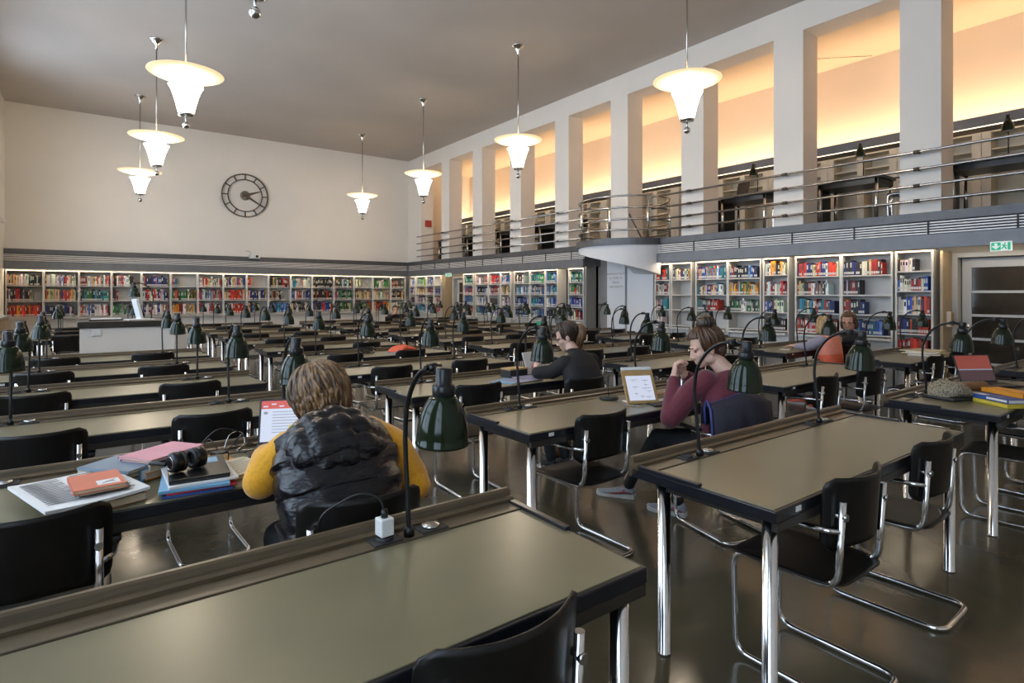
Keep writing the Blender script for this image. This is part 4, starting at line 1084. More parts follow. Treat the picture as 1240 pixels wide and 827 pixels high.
for j in range(1, 40):
    th = PI*j/40; ring = []
    for k in range(64):
        ph = 2*PI*k/64; v = Vector((math.sin(th)*math.cos(ph), math.sin(th)*math.sin(ph), math.cos(th)))
        px = v.x*2.6; q = abs(math.sin(PI*(px/1.25+.42)))**.35; q2 = abs(math.sin(PI*(v.z*1.75+.06*math.sin(3*v.x)+.35)))**.4
        k_ = .86 + .09*q + .09*q2 + .03*noise.noise(v*8)
        ring.append(c + Mh @ Vector((v.x*.184*k_, v.y*.100*(.66+.20*q+.20*q2), v.z*.148*k_ - .03*abs(v.x))))
    Rh.append(ring)
loft(b, Rh); obj('hood', b, 'vest', vest)
b = NB()
cutw = lambda v: 1.0 if v.y < .25 else max(.80, 1-.30*(v.y-.25)) if v.z < .45 else 1.0
hair_shell(b, P, R, 1.02, (.100,.116,.116), (0,-.020,.010), 64, 40, cutw, .02, 2, 7)
locks(b, P, (0,-.020,.012), (.104,.120,.120), 140, 400, 120, .115, 5, .0085, .007, 6, 92, .86)
locks(b, P, (0,-.020,.012), (.110,.126,.122), 150, 390, 80, .095, 8, .0075, .009, 14, 96, .84)
locks(b, P, (.01,-.020,.010), (.100,.112,.120), 20, 160, 30, .0, 9, .008, .005, 4, 48, 1)
obj('hair', b, 'hair_br', t)

# ---- person in the burgundy sweatshirt with a bun
t0 = Vector((3.2, 2.12, 0)); t = thing('person', 'person with a hair bun in a burgundy sweatshirt, hands clasped at the mouth', 'person', t0)
b = NB(); hc = W_(3.225,2.245,1.135); hf = (-.80,.56,-.36)
P, R = head(b, hc, hf, s=1.0)
limb(b, [W_(3.30,2.12,.97), W_(3.265,2.19,1.05)], [.058,.052])
ell(b, W_(3.24,2.10,.72), (.12,.08,.20)); ell(b, W_(3.27,2.12,.88), (.13,.07,.09))
lw, rw = W_(3.045,2.345,.955), W_(3.17,2.37,.955)
limb(b, [W_(3.09,2.18,.93), W_(2.93,2.275,.73), lw], [.055,.045,.028]); limb(b, [W_(3.44,2.10,.93), W_(3.50,2.29,.75), rw], [.055,.045,.028])
hand(b, lw, (.05,-.02,.9), (.6,-.5,.1), 1.15, -1, .95); hand(b, rw, (-.45,-.02,.75), (-.3,-.7,.1), 1.15, 1, .95)
hips = (W_(3.12,2.10,.53), W_(3.31,2.10,.53)); kn = (W_(3.10,2.52,.52), W_(3.28,2.52,.50)); an = (W_(3.19,2.86,.13), W_(3.20,2.44,.13))
for h, k, a in zip(hips, kn, an): limb(b, [h, k, a], [.07,.05,.036])
solid('body', b, 'skin2', t, .005, 3)
eyes(t, P, R, 1.0)
b = NB()
for h, k, a in zip(hips, kn, an): limb(b, [h, k, k.lerp(a, .80)], [.085,.062,.044])
ell(b, (hips[0]+hips[1])/2, (.17,.13,.11), n=18); solid('trousers', b, 'jeans', t, .009, 3)
b = NB()
for k, a in zip(kn, an): limb(b, [k.lerp(a, .72), a+Vector((0,0,-.03))], [.043,.041])
solid('socks', b, 'rubber', t, .006, 2)
shoe(t, Vector((an[0].x+.02, an[0].y-.03, 0)), Vector((an[0].x-.12, an[0].y+.20, 0))); shoe(t, Vector((an[1].x+.015, an[1].y-.05, 0)), Vector((an[1].x-.06, an[1].y+.20, 0)))
b = NB()
limb(b, [W_(3.11,2.16,.94), W_(3.03,2.21,.87), W_(2.915,2.275,.715), W_(2.985,2.315,.84), W_(3.035,2.34,.925)], [.074,.072,.066,.052,.042])
limb(b, [W_(3.42,2.10,.94), W_(3.49,2.18,.86), W_(3.51,2.285,.75), W_(3.32,2.34,.86), W_(3.20,2.365,.935)], [.074,.072,.066,.052,.042])
loft(b, [torso_ring(W_(*c), rx, ry, ti, -.1) for c, rx, ry, ti in (((3.215,2.08,.52),.185,.13,0),((3.22,2.075,.62),.185,.13,-.1),((3.235,2.085,.74),.19,.125,-.15),((3.255,2.10,.85),.195,.115,-.25),((3.275,2.12,.93),.165,.10,-.35),((3.29,2.135,.985),.095,.08,-.4))])
solid('sweatshirt', b, 'burg', t, .007, 6)
b = NB()
def cutb(v): return 1.0 if v.y < .30 or v.z > .52 else max(.70, 1-.75*(v.y-.30))
hair_shell(b, P, R, 1., (.088,.112,.100), (0,-.016,.038), 64, 40, cutb, .035, 4, 11)
ell(b, P(0,-.075,-.045), (.062,.045,.055), R)
locks(b, P, (0,-.018,.036), (.087,.110,.100), 150, 390, 40, .0, 21, .0095, .003, 12, 118, 1); locks(b, P, (0,-.016,.038), (.086,.108,.099), 30, 150, 18, .0, 22, .009, .003, 8, 62, 1)
obj('hair', b, 'hair_au', t)
b = NB()
for k in range(14):
    a = 2*PI*k/14; q = 2*PI*(k+2.6)/14
    tube(b, spline([P(.034*math.cos(a), -.055+.034*math.sin(a), .128), P(.044*math.cos(a+.3), -.055+.044*math.sin(a+.3), .155), P(.030*math.cos(q), -.055+.030*math.sin(q), .178), P(.006*math.cos(q), -.055, .176)], 4), .016, 7)
ell(b, P(0,-.055,.150), (.042,.042,.030), R); obj('hair_bun', b, 'hair_dk', t)
# jacket hung over that chair
cj = Vector((3.20, 1.945, 0)); Mj = Matrix.Rotation(-.25, 4, 'Z')
b = NB(); Rj = []
for k in range(33):
    u = k/32; sft = lambda x: (Mj @ Vector((x, 0, 0)))
    x = -.235+.47*u; yv = .062*abs(x/.2)**2
    drape = .015*math.sin(11*u)+.008*math.sin(27*u)
    top = .885 - .10*abs(u-.5)**1.4*2
    prof = [(.035+yv,.70+.02*math.sin(9*u)),(.04+yv,.80),(.022+yv,top),(-.015+yv,top+.012),(-.058+yv,.82),(-.078+yv-.5*drape,.70),(-.078+yv-drape,.56),(-.070+yv-drape,.44+.02*math.sin(14*u)),
            (-.058+yv-drape,.44+.02*math.sin(14*u)),(-.060+yv-drape,.56),(-.056+yv,.70),(-.026+yv,.81),(-.005+yv,top-.012),(.008+yv,top-.02),(.022+yv,.80),(.022+yv,.70)]
    Rj.append([Mj @ Vector((x, y, z)) for y, z in prof])
loft(b, Rj)
jk = thing('jacket', 'dark navy jacket with blue edging slung over the bun wearer\'s chair', 'jacket', cj)
obj('jacket_shell', b, 'navy', jk)
b = NB()
tube(b, [Mj @ Vector((-.238, .075+.0, .70)), Mj @ Vector((-.240, .082, .80)), Mj @ Vector((-.238, .062, .845)), Mj @ Vector((-.245, .025, .80)), Mj @ Vector((-.246, .01, .70)), Mj @ Vector((-.246,.01,.56)), Mj @ Vector((-.244,.01,.45))], .007, 8)
tube(b, [Mj @ Vector((-.23+.46*k/20, .062*abs((-.23+.46*k/20)/.2)**2-.008, .893-.10*abs(k/20-.5)**1.4*2)) for k in range(21)], .006, 8); obj('edging', b, 'piping', jk)

# ---- ponytailed reader in black
t0 = Vector((3.32, 3.5, 0)); t = thing('person', 'person with a ponytail in a black pullover reading a propped sheet', 'person', t0)
b = NB(); P, R = head(b, W_(3.395,3.76,1.105), (-.66,.66,-.42), s=.98)
limb(b, [W_(3.40,3.64,.94), W_(3.395,3.70,1.02)], [.058,.05])
ell(b, W_(3.35,3.52,.70), (.11,.07,.20)); ell(b, W_(3.38,3.61,.87), (.13,.06,.08))
lw, rw = W_(3.235,3.99,.805), W_(3.44,3.95,.80)
limb(b, [W_(3.22,3.62,.88), W_(3.10,3.78,.815), lw], [.05,.042,.026]); limb(b, [W_(3.55,3.60,.88), W_(3.60,3.76,.82), rw], [.05,.042,.026])
hand(b, lw, (.35,.55,.62), (.8,-.3,-.3), .9, 1, .92); hand(b, rw, (-.5,.8,0), (0,0,-1), .5, -1, .92)
hips = (W_(3.24,3.48,.52), W_(3.42,3.48,.52)); kn = (W_(3.24,3.90,.50), W_(3.42,3.90,.50)); an = (W_(3.18,3.72,.10), W_(3.32,3.70,.10))
for h, k, a in zip(hips, kn, an): limb(b, [h, k, a], [.07,.05,.036])
solid('body', b, 'skin2', t, .006, 3); eyes(t, P, R, .98); glasses(t, P, .98)
solid('trousers', legs_bm(hips, kn, an), 'jeans', t, .010, 3)
for a in an: shoe(t, Vector((a.x, a.y-.05, 0)), Vector((a.x-.02, a.y+.19, 0)), mats=('rubber','shoe_w','black'))
b = NB()
limb(b, [W_(3.24,3.61,.90), W_(3.16,3.68,.83), W_(3.085,3.785,.817), W_(3.215,3.96,.803)], [.070,.064,.052,.038])
limb(b, [W_(3.53,3.60,.90), W_(3.60,3.67,.83), W_(3.61,3.76,.825), W_(3.46,3.92,.805)], [.076,.072,.062,.042])
loft(b, [torso_ring(W_(*c), rx, ry, ti, .05) for c, rx, ry, ti in (((3.33,3.47,.46),.175,.125,0),((3.335,3.465,.60),.172,.12,-.1),((3.35,3.50,.74),.18,.115,-.25),((3.375,3.56,.85),.185,.105,-.4),((3.39,3.61,.925),.15,.09,-.5),((3.395,3.65,.975),.085,.07,-.55))])
ell(b, W_(3.395,3.665,.99), (.068,.062,.035)); solid('pullover', b, 'blackknit', t, .008, 6)
b = NB(); hair_shell(b, P, R, .98, (.086,.110,.098), (0,-.016,.036), 56, 36, cutb, .03, 6, 12)
locks(b, P, (0,-.018,.036), (.085,.108,.097), 150, 390, 36, .0, 31, .0095, .003, 12, 112, 1); locks(b, P, (0,-.016,.036), (.084,.106,.097), 25, 155, 18, .0, 32, .009, .003, 8, 66, 1); locks(b, P, (0,-.016,.036), (.083,.100,.097), 20, 48, 5, .10, 33, .008, .004, 10, 88, 1.02)
obj('hair', b, 'hair_dk', t)
b = NB()
for k in range(16):
    a = 2*PI*k/16; rr = .026
    o = P(0,-.108,.062); bk = (P(0,-.2,.0)-P(0,0,0)); bk.z = 0; bk.normalize(); sd_ = Vector((-bk.y, bk.x, 0))
    q = lambda d, z, f: o + bk*d + Vector((0,0,z)) + sd_*(f*rr*math.cos(a)) + bk*(f*rr*.7*math.sin(a))
    tube(b, spline([q(-.015,.0,.5), q(.035,.004,.8), q(.055,-.045,1.3), q(.050,-.115,1.4+.2*math.sin(k*3)), q(.030,-.185-.02*math.sin(k*2.1),.7)], 4), [.013]*4+[.017]*8+[.012]*4+[.004], 7)
pt = obj('ponytail', b, 'hair_tip', t)
b = NB(); tube(b, [P(.026*math.cos(2*PI*k/14),-.118,.073+.026*math.sin(2*PI*k/14)) for k in range(14)], .008, 6, closed=True); obj('hair_tie', b, 'black', pt)

# ---- the two people talking by the bookcases
t0 = Vector((7.66, 3.50, 0)); t = thing('person', 'person with blond hair in a coral pullover, seen from behind', 'person', t0)
b = NB(); P, R = head(b, W_(7.74,3.60,1.085), (.75,.62,-.15), s=.96)
limb(b, [W_(7.70,3.54,.94), W_(7.73,3.58,1.01)], [.056,.05]); ell(b, W_(7.67,3.50,.72), (.15,.11,.22))
lw, rw = W_(7.50,3.86,.80), W_(7.76,3.86,.805)
limb(b, [W_(7.50,3.54,.88), W_(7.44,3.66,.80), lw], [.05,.042,.027]); limb(b, [W_(7.88,3.50,.88), W_(7.90,3.64,.80), rw], [.05,.042,.027])
hand(b, lw, (.1,.95,0), (0,0,-1), .4, 1, .92); hand(b, rw, (-.2,.95,0), (0,0,-1), .4, -1, .92)
hips = (W_(7.57,3.48,.52), W_(7.75,3.48,.52)); kn = (W_(7.57,3.90,.50), W_(7.75,3.90,.50)); an = (W_(7.60,3.55,.10), W_(7.76,3.90,.10))
for h, k, a in zip(hips, kn, an): limb(b, [h, k, a], [.07,.05,.036])
solid('body', b, 'skin2', t, .007, 3); eyes(t, P, R, .96)
solid('trousers', legs_bm(hips, kn, an), 'lilac', t, .011, 3)
for a in an: shoe(t, Vector((a.x, a.y-.05, 0)), Vector((a.x-.03, a.y+.19, 0)), mats=('coral2','shoe_w','pink'))
b = NB(); limb(b, [W_(7.52,3.53,.89), W_(7.44,3.66,.81), lw+Vector((0,-.03,0))], [.070,.060,.040]); limb(b, [W_(7.86,3.50,.89), W_(7.90,3.64,.81), rw+Vector((0,-.03,0))], [.070,.060,.040]); solid('shirt_sleeves', b, 'lilac', t, .009, 4)
b = NB()
rings = [(( 7.66,3.49,.50),.20,.14,0),((7.66,3.485,.60),.20,.138,-.05),((7.665,3.49,.72),.198,.132,-.1),((7.675,3.50,.82),.205,.122,-.15),((7.69,3.515,.905),.195,.11,-.25),((7.70,3.53,.955),.14,.09,-.3),((7.71,3.54,.99),.075,.07,-.3)]
loft(b, [torso_ring(W_(*c), rx, ry, ti, .1) for c, rx, ry, ti in rings])
for f in b.faces:
    z = f.calc_center_median().z
    if len(f.verts) == 4 and (z < .68): f.material_index = 1
pv = obj('coral_pullover', b, ['coral','coral2'], t); sd = pv.modifiers.new('round', 'SUBSURF'); sd.levels = 2; sd.render_levels = 2
b = NB(); hair_shell(b, P, R, .96, (.098,.116,.115), (0,-.026,.018), 56, 36, cutw, .06, 9, 8)
for k in range(16):
    a = PI*(.95+1.1*k/15); x, y = .09*math.cos(a), .10*math.sin(a)-.02
    tube(b, spline([P(x,y,-.01), P(x*1.06,y*1.06,-.07), P(x*1.0,y*.98,-.125-.012*math.sin(k*2))], 4), [.016]*8+[.006], 6)
obj('hair', b, 'hair_bl', t)

t0 = Vector((8.28, 3.55, 0)); t = thing('person', 'person with brown hair and glasses in a black cardigan, turned to the coral pullover', 'person', t0)
b = NB(); P, R = head(b, W_(8.16,3.55,1.115), (-.93,-.15,-.32), s=.98)
limb(b, [W_(8.26,3.56,.95), W_(8.20,3.555,1.03)], [.056,.05]); ell(b, W_(8.29,3.55,.72), (.12,.15,.22))
lw, rw = W_(8.08,3.92,.81), W_(8.18,3.97,.81)
limb(b, [W_(8.22,3.42,.90), W_(8.14,3.66,.80), lw], [.05,.042,.027]); limb(b, [W_(8.32,3.70,.90), W_(8.30,3.84,.82), rw], [.05,.042,.027])
hand(b, lw, (-.5,.85,0), (0,0,-1), .4, 1, .92); hand(b, rw, (-.9,.4,0), (0,0,-1), .4, -1, .92)
hips = (W_(8.22,3.50,.52), W_(8.36,3.60,.52)); kn = (W_(8.05,3.88,.50), W_(8.25,3.96,.50)); an = (W_(8.05,3.92,.10), W_(8.25,4.0,.10))
for h, k, a in zip(hips, kn, an): limb(b, [h, k, a], [.07,.05,.036])
solid('body', b, 'skin', t, .007, 3); eyes(t, P, R, .98); glasses(t, P, .98)
solid('trousers', legs_bm(hips, kn, an), 'jeans', t, .011, 3)
for a in an: shoe(t, Vector((a.x, a.y-.05, 0)), Vector((a.x-.05, a.y+.19, 0)), mats=('rubber','rubber','black'))
b = NB(); limb(b, [W_(8.23,3.43,.91), W_(8.13,3.66,.82), lw+Vector((.01,-.04,0))], [.074,.062,.042]); limb(b, [W_(8.32,3.69,.91), W_(8.31,3.82,.825), rw+Vector((.04,-.02,0))], [.074,.062,.042])
loft(b, [torso_ring(W_(*c), rx, ry, 0, 1.1) for c, rx, ry in (((8.29,3.55,.46),.19,.14),((8.295,3.55,.62),.185,.13),((8.29,3.55,.78),.19,.125),((8.275,3.555,.89),.185,.11),((8.265,3.56,.95),.13,.09),((8.25,3.56,.985),.075,.07))])
solid('cardigan', b, 'blackknit', t, .009, 5)
b = NB(); hair_shell(b, P, R, .98, (.094,.112,.104), (0,-.020,.034), 56, 36, cutb, .06, 12, 9)
for k in range(18):
    a = PI*(.92+1.16*k/17); x, y = .086*math.cos(a), .10*math.sin(a)-.02
    tube(b, spline([P(x,y,.0), P(x*1.05,y*1.06,-.055), P(x*.96,y*.98,-.105)], 4), [.018]*8+[.007], 6)
obj('hair', b, 'hair_au', t)

t.location.y -= .07
# ---- distant person in dark clothes at the end of the hall
t0 = Vector((7.15, 15.62, 0)); t = thing('person', 'distant person in black facing the room before the clock wall bookcases', 'person', t0)
b = NB(); P, R = head(b, W_(7.10,15.50,1.02), (-.35,-.85,-.2), s=1.0)
limb(b, [W_(7.14,15.60,.86), W_(7.12,15.55,.95)], [.056,.05]); ell(b, W_(7.15,15.62,.66), (.15,.11,.22))
lw, rw = W_(6.98,15.36,.90), W_(7.34,15.30,.79)
limb(b, [W_(6.96,15.58,.82), W_(6.86,15.42,.78), lw], [.05,.042,.027]); limb(b, [W_(7.34,15.58,.82), W_(7.44,15.44,.78), rw], [.05,.042,.027])
hand(b, lw, (.45,.2,.8), (.5,.6,0), .9, 1, .92); hand(b, rw, (-.6,-.7,0), (0,0,-1), .4, -1, .92)
hips = (W_(7.06,15.62,.52), W_(7.24,15.62,.52)); kn = (W_(7.05,15.24,.50), W_(7.25,15.24,.50)); an = (W_(7.05,15.22,.10), W_(7.25,15.22,.10))
for h, k, a in zip(hips, kn, an): limb(b, [h, k, a], [.07,.05,.036])
solid('body', b, 'skin2', t, .009, 2); eyes(t, P, R, 1.)
solid('trousers', legs_bm(hips, kn, an), 'jeans', t, .012, 2)
b = NB(); limb(b, [W_(6.98,15.58,.83), W_(6.86,15.42,.78), lw+Vector((-.01,.0,-.04))], [.076,.062,.042]); limb(b, [W_(7.32,15.58,.83), W_(7.44,15.44,.785), rw+Vector((.03,.03,0))], [.076,.062,.042])
loft(b, [torso_ring(W_(*c), rx, ry, 0, 0) for c, rx, ry in (((7.15,15.64,.46),.19,.14),((7.15,15.63,.62),.185,.13),((7.15,15.62,.75),.19,.12),((7.145,15.60,.84),.18,.11),((7.14,15.595,.89),.12,.09))])
solid('jumper', b, 'blackknit', t, .010, 4)
b = NB(); hair_shell(b, P, R, 1., (.090,.112,.102), (0,-.018,.036), 48, 30, cutb, .05, 15, 9); obj('hair', b, 'hair_au', t)
t.location.x += .20
dup(proto_c, (7.35, 15.90, 0), PI, 'cantilever chair under the distant person in black', 'chairs elsewhere')
# ------------------------------------------------------------------ things lying on the desks
S_ = .7505                                                           # writing surface
M['salmon'] = pm('salmon_cover', (.60, .16, .09), .55, noise_s=12, noise_a=.06); M['pinkb'] = pm('pink_cover', (.55, .22, .30), .5, noise_s=12, noise_a=.05)
M['lblue'] = pm('light_blue_card', (.16, .36, .55), .5, noise_s=12, noise_a=.06); M['nblue'] = pm('deep_blue_card', (.03, .08, .28), .45, noise_s=12, noise_a=.06)
M['redc'] = pm('red_card', (.55, .04, .06), .5, noise_s=12, noise_a=.06); M['orangec'] = pm('orange_card', (.70, .27, .015), .55, noise_s=12, noise_a=.06)
M['yelc'] = pm('yellow_cover', (.68, .52, .06), .5, noise_s=12, noise_a=.05); M['brownc'] = pm('brown_leather', (.20, .085, .03), .5, noise_s=14, noise_a=.2)
M['lavender'] = pm('lavender_paper', (.38, .33, .42), .8, noise_s=9, noise_a=.06); M['greyc'] = pm('blue_grey_cover', (.20, .25, .30), .6, noise_s=12, noise_a=.08)
M['ink'] = pm('printed_ink', (.20, .19, .19), .8, noise_s=30, noise_a=.2); M['boxwood'] = pm('tan_box_lid', (.42, .26, .10), .5, noise_s=10, noise_a=.12)
M['magenta'] = pm('purple_edge', (.30, .06, .34), .5, noise_s=12, noise_a=.06); M['greenp'] = pm('green_plastic', (.03, .42, .24), .4, noise_s=12, noise_a=.05)
def book_flat(name, label, loc, rz, w, d, h, cover, group=None, pages='pages', cat='book'):
    t = thing(name, label, cat, loc, rz, group)
    b = NB(); c = min(.004, h*.2)
    bbox(b, -w/2, w/2, -d/2, d/2, 0, c, .0015); bbox(b, -w/2, w/2, -d/2, d/2, h-c, h, .0015); bbox(b, -w/2, -w/2+c, -d/2, d/2, 0, h, .0015); co_ = obj('cover', b, cover, t)
    b = NB(); box(b, -w/2+c, w/2-.004, -d/2+.004, d/2-.004, c, h-c); obj('page_block', b, pages, t)
    return t
def sheet(name, label, loc, rz, w, d, mat, h=.0012, curl=.0, cat='paper', lines=0, fold=False):
    t = thing(name, label, cat, loc, rz)
    b = NB(); R = []
    for j in range(13):
        x = -w/2+w*j/12; z = curl*((j/12-.5)**2*4) + (.012*math.exp(-((j/12-.5)/.06)**2) if fold else 0)
        R.append([Vector((x,-d/2,z)), Vector((x,d/2,z)), Vector((x,d/2,z+h)), Vector((x,-d/2,z+h))])
    loft(b, R, smooth=False); obj('sheet', b, mat, t)
    if lines:
        b = NB()
        for k in range(lines):
            y = d*.40-k*d*.8/lines
            for x0, x1 in ((-.42,-.06),(.06,.42)): box(b, x0*w, (x1-.08*(k % 3 == 2))*w, y, y+d*.8/lines*.45, h+curl*.75+.0002, h+curl*.75+.0006)
        obj('print', b, 'ink', t)
    return t
# --- strewn desk of the padded vest wearer (second desk of the first column)
sheet('newspaper', 'large printed paper spread under the salmon book', (-.01, 2.555, S_+.034), .30, .30, .40, 'paper', .010, .006, 'newspaper', 16)
book_flat('book', 'worn brown book beneath the printed paper at the desk edge', (.04, 2.515, S_), .30, .22, .27, .032, 'brownc')
book_flat('notebook', 'black booklet between salmon book and printed paper', (.050, 2.515, S_+.052), .14, .145, .20, .008, 'rubber', cat='notebook')
t = book_flat('book', 'salmon book with a white picture label lying on the printed paper', (.040, 2.510, S_+.0605), .10, .150, .205, .016, 'salmon')
b = NB(); box(b, -.005, .060, -.080, -.022, .0162, .0166); lbl_ = obj('label', b, 'paper', t)
b = NB(); tube(b, [(.010,-.066,.0172),(.030,-.050,.0172),(.048,-.036,.0172)], .0012, 5); tube(b, [(.028,-.050,.0172),(.046,-.058,.0172)], .0012, 5); ell(b, (.026,-.052,.017), (.008,.004,.0008)); obj('picture', b, 'ink', lbl_)
for k, (cv, w_, d_, h_, lb) in enumerate((('brownc',.17,.235,.026,'lowest brown book of the pile by the pink book'),('pages',.165,.23,.020,'middle cream book of the pile below the blue grey one'),('greyc',.175,.24,.012,'blue grey booklet on the small pile under the ledge'))):
    book_flat('book', lb, (.115+.006*k, 2.755, S_+.003+(0,.0265,.0470)[k]), .62+.05*k, w_, d_, h_, cv)
sheet('leaflet', 'light blue leaflet sticking out behind the blue grey booklet', (.06, 2.80, S_), .75, .12, .20, 'lblue', .003, cat='leaflet')
for k, (cv, w_, d_, h_, lb) in enumerate((('orangec',.18,.25,.030,'thick tan book at the bottom of the pile under the pink book'),('pages',.175,.245,.026,'cream book directly under the pink book'),('magenta',.170,.25,.012,'purple edged book under the pink cover'))):
    book_flat('book', lb, (.262+.005*k, 2.790, S_+.003+(0,.0305,.0570)[k]), -1.05+.06*k, w_, d_, h_, cv)
book_flat('book', 'pink book with a white sticker on top of the cream pile', (.267, 2.790, S_+.0725), -.95, .175, .255, .010, 'pinkb')
t = thing('glue_box', 'small clear white box leaning on the pile under the pink book', 'box', (.195, 2.690, S_), .5)
b = NB(); bbox(b, -.035, .035, -.03, .03, 0, .055, .004); obj('box_body', b, 'lblue', t)
b = NB(); bbox(b, -.03, .03, -.0315, -.029, .012, .045, .0005); ell(b, (0,-.0315,.03), (.012,.001,.010), n=8); obj('box_label', b, 'paper', t)
# stack with laptop and headphones
sx, sy, sr = .355, 2.525, PI/2-.10
for k, (cv, lb, h_, dx) in enumerate((('nblue','dark blue folder at the bottom of the stack under the closed laptop',.010,0),('redc','red folder in the stack under the closed laptop',.008,.006),('lblue','light blue folder sticking out under the closed laptop',.012,-.004),('paper','sheaf of white papers right under the closed laptop',.010,.008))):
    z = S_+(0,.0104,.0188,.0312)[k]
    t = thing('folder' if k < 3 else 'paper_sheaf', lb, 'folder' if k < 3 else 'paper', (sx+dx, sy+dx, z), sr+(.0,.06,-.05,.09)[k])
    b = NB(); bbox(b, -.155, .155, -.115, .115, 0, h_, .002); obj('cover' if k < 3 else 'sheets', b, cv, t)
    b = NB(); box(b, -.150, .157, -.112, .112, h_*.3, h_*.7); obj('papers' if k < 3 else 'edge_sheets', b, 'paper' if k < 3 else 'pages', t)
t = thing('laptop', 'closed black laptop with a sticker under the headphones', 'laptop', (sx+.005, sy+.01, S_+.0416), sr+.02)
b = NB(); bbox(b, -.145, .145, -.10, .10, 0, .010, .004); obj('base', b, 'rubber', t)
b = NB(); bbox(b, -.146, .146, -.101, .101, .0105, .018, .0035); lid_ = obj('lid', b, 'black', t)
b = NB(); box(b, .035, .115, -.075, -.035, .0181, .0184); obj('sticker', b, 'lblue', lid_)
t = thing('headphones', 'black over-ear headphones lying on the closed laptop', 'headphones', (sx-.035, sy-.02, S_+.0600), .35)
b = NB(); tube(b, [(-.085+.0*k, 0, 0) for k in range(1)] and spline([(-.070,.015,.035),(-.088,.05,.04),(-.075,.115,.025),(0,.150,.012),(.075,.115,.025),(.088,.05,.04),(.070,.015,.035)], 6), .008, 8); obj('headband', b, 'rubber', t)
for s in (-1, 1):
    b = NB(); Mx = Matrix.Translation((s*.042, 0, .040)) @ Matrix.Rotation(PI/2, 4, 'Y')
    lathe(b, [(0,-.02),(.026,-.022),(.036,-.018),(.039,-.006),(.039,.006),(.036,.018),(.026,.022),(0,.02)], 24, mat=Mx); e_ = obj('ear_cup', b, 'black', t)
    b = NB(); tube(b, [Mx @ Vector((.030*math.cos(2*PI*k/20), .030*math.sin(2*PI*k/20), -s*.022)) for k in range(20)], .009, 8, closed=True); obj('ear_cushion', b, 'rubber', e_)
    b = NB(); lathe(b, [(.022,.0225),(.024,.0235),(.026,.0225)], 20, mat=Mx @ Matrix.Rotation(0 if s > 0 else PI, 4, 'X')); obj('ring', b, 'chrome', e_)
sheet('leaflet', 'grey and red leaflet between pink book and orange folder', (.37, 2.83, S_), -.5, .11, .21, 'paper', .003, cat='leaflet', lines=5)
b = NB(); bbox(b, -.055, .055, -.10, -.03, .0032, .0038, .0002); o_ = bpy.data.objects[[o.name for o in C.objects if o.name.startswith('leaflet') and o.type == 'EMPTY'][-1]]; obj('red_panel', b, 'redc', o_)
sheet('folder', 'bright orange folder under the black power adapter', (.452, 2.79, S_), .25, .16, .22, 'orangec', .006, cat='folder')
t = thing('power_adapter', 'black power adapter block standing on the orange folder', 'adapter', (.475, 2.755, S_+.0066), .4)
b = NB(); bbox(b, -.026, .026, -.03, .03, 0, .045, .004); obj('block', b, 'rubber', t)
b = NB(); box(b, -.018, .018, -.0308, -.0298, .008, .036); obj('rating_label', b, 'pages', t)
def cable(lb, pts, r=.0028, mat='black'):
    b = NB(); tube(b, spline(pts, 6), r, 6); tag(obj('cable', b, mat), lb, 'cable')
cable('black cable rising in a loop from the adapter to the desk ledge', [(.475,2.79,.80),(.45,2.84,.84),(.43,2.90,.80),(.44,2.94,.81),(.50,2.93,.86),(.58,2.93,.84),(.62,2.90,.79),(.57,2.86,.765),(.60,2.83,.762)])
cable('black charging cable curling between adapter and open laptop', [(.49,2.73,.80),(.54,2.74,.84),(.57,2.80,.85),(.55,2.86,.80),(.60,2.90,.775),(.63,2.93,.775),(.65,2.935,.772)])
cable('thin grey cable looping on the desk ledge behind the padded vest', [(.52,2.91,.77),(.55,2.93,.83),(.60,2.94,.83),(.61,2.92,.78),(.57,2.88,.765),(.64,2.86,.762)], .0022, 'steel')
t = book_flat('notebook', 'open ruled notebook by the left sleeve of the padded vest wearer', (.515, 2.60, S_), .3, .19, .24, .018, 'pages', cat='notebook')
b = NB()
for k in range(9): box(b, -.075, .075-.02*(k % 3 == 1), -.095+.021*k, -.090+.021*k, .0182, .0186)
obj('handwriting', b, 'ink', t)
laptop((.80, 2.84, S_+.010), -.42, .30, .21, 106, 'open laptop with a red and white screen before the padded vest wearer', ['scr_w','scr_r','scr_y','scr_ln'], scr_doc)
# white plug in the front desk
t = thing('power_plug', 'white plug adapter with a black cable in the front desk socket', 'plug', (TABX[1]+1.47-.072, TY-.07, TH+.0192), .1)
b = NB(); bbox(b, -.021, .021, -.021, .021, 0, .052, .004); obj('adapter_body', b, 'wplast', t)
b = NB(); tube(b, spline([(0,0,.052),(0,.004,.070),(-.008,.02,.105),(-.05,.05,.12),(-.10,.078,.10),(-.15,.102,.06),(-.16,.115,-.03)], 6), .0035, 6); lathe(b, [(0,.05),(.011,.05),(.009,.075),(0,.076)], 12); obj('plug_cable', b, 'black', t)
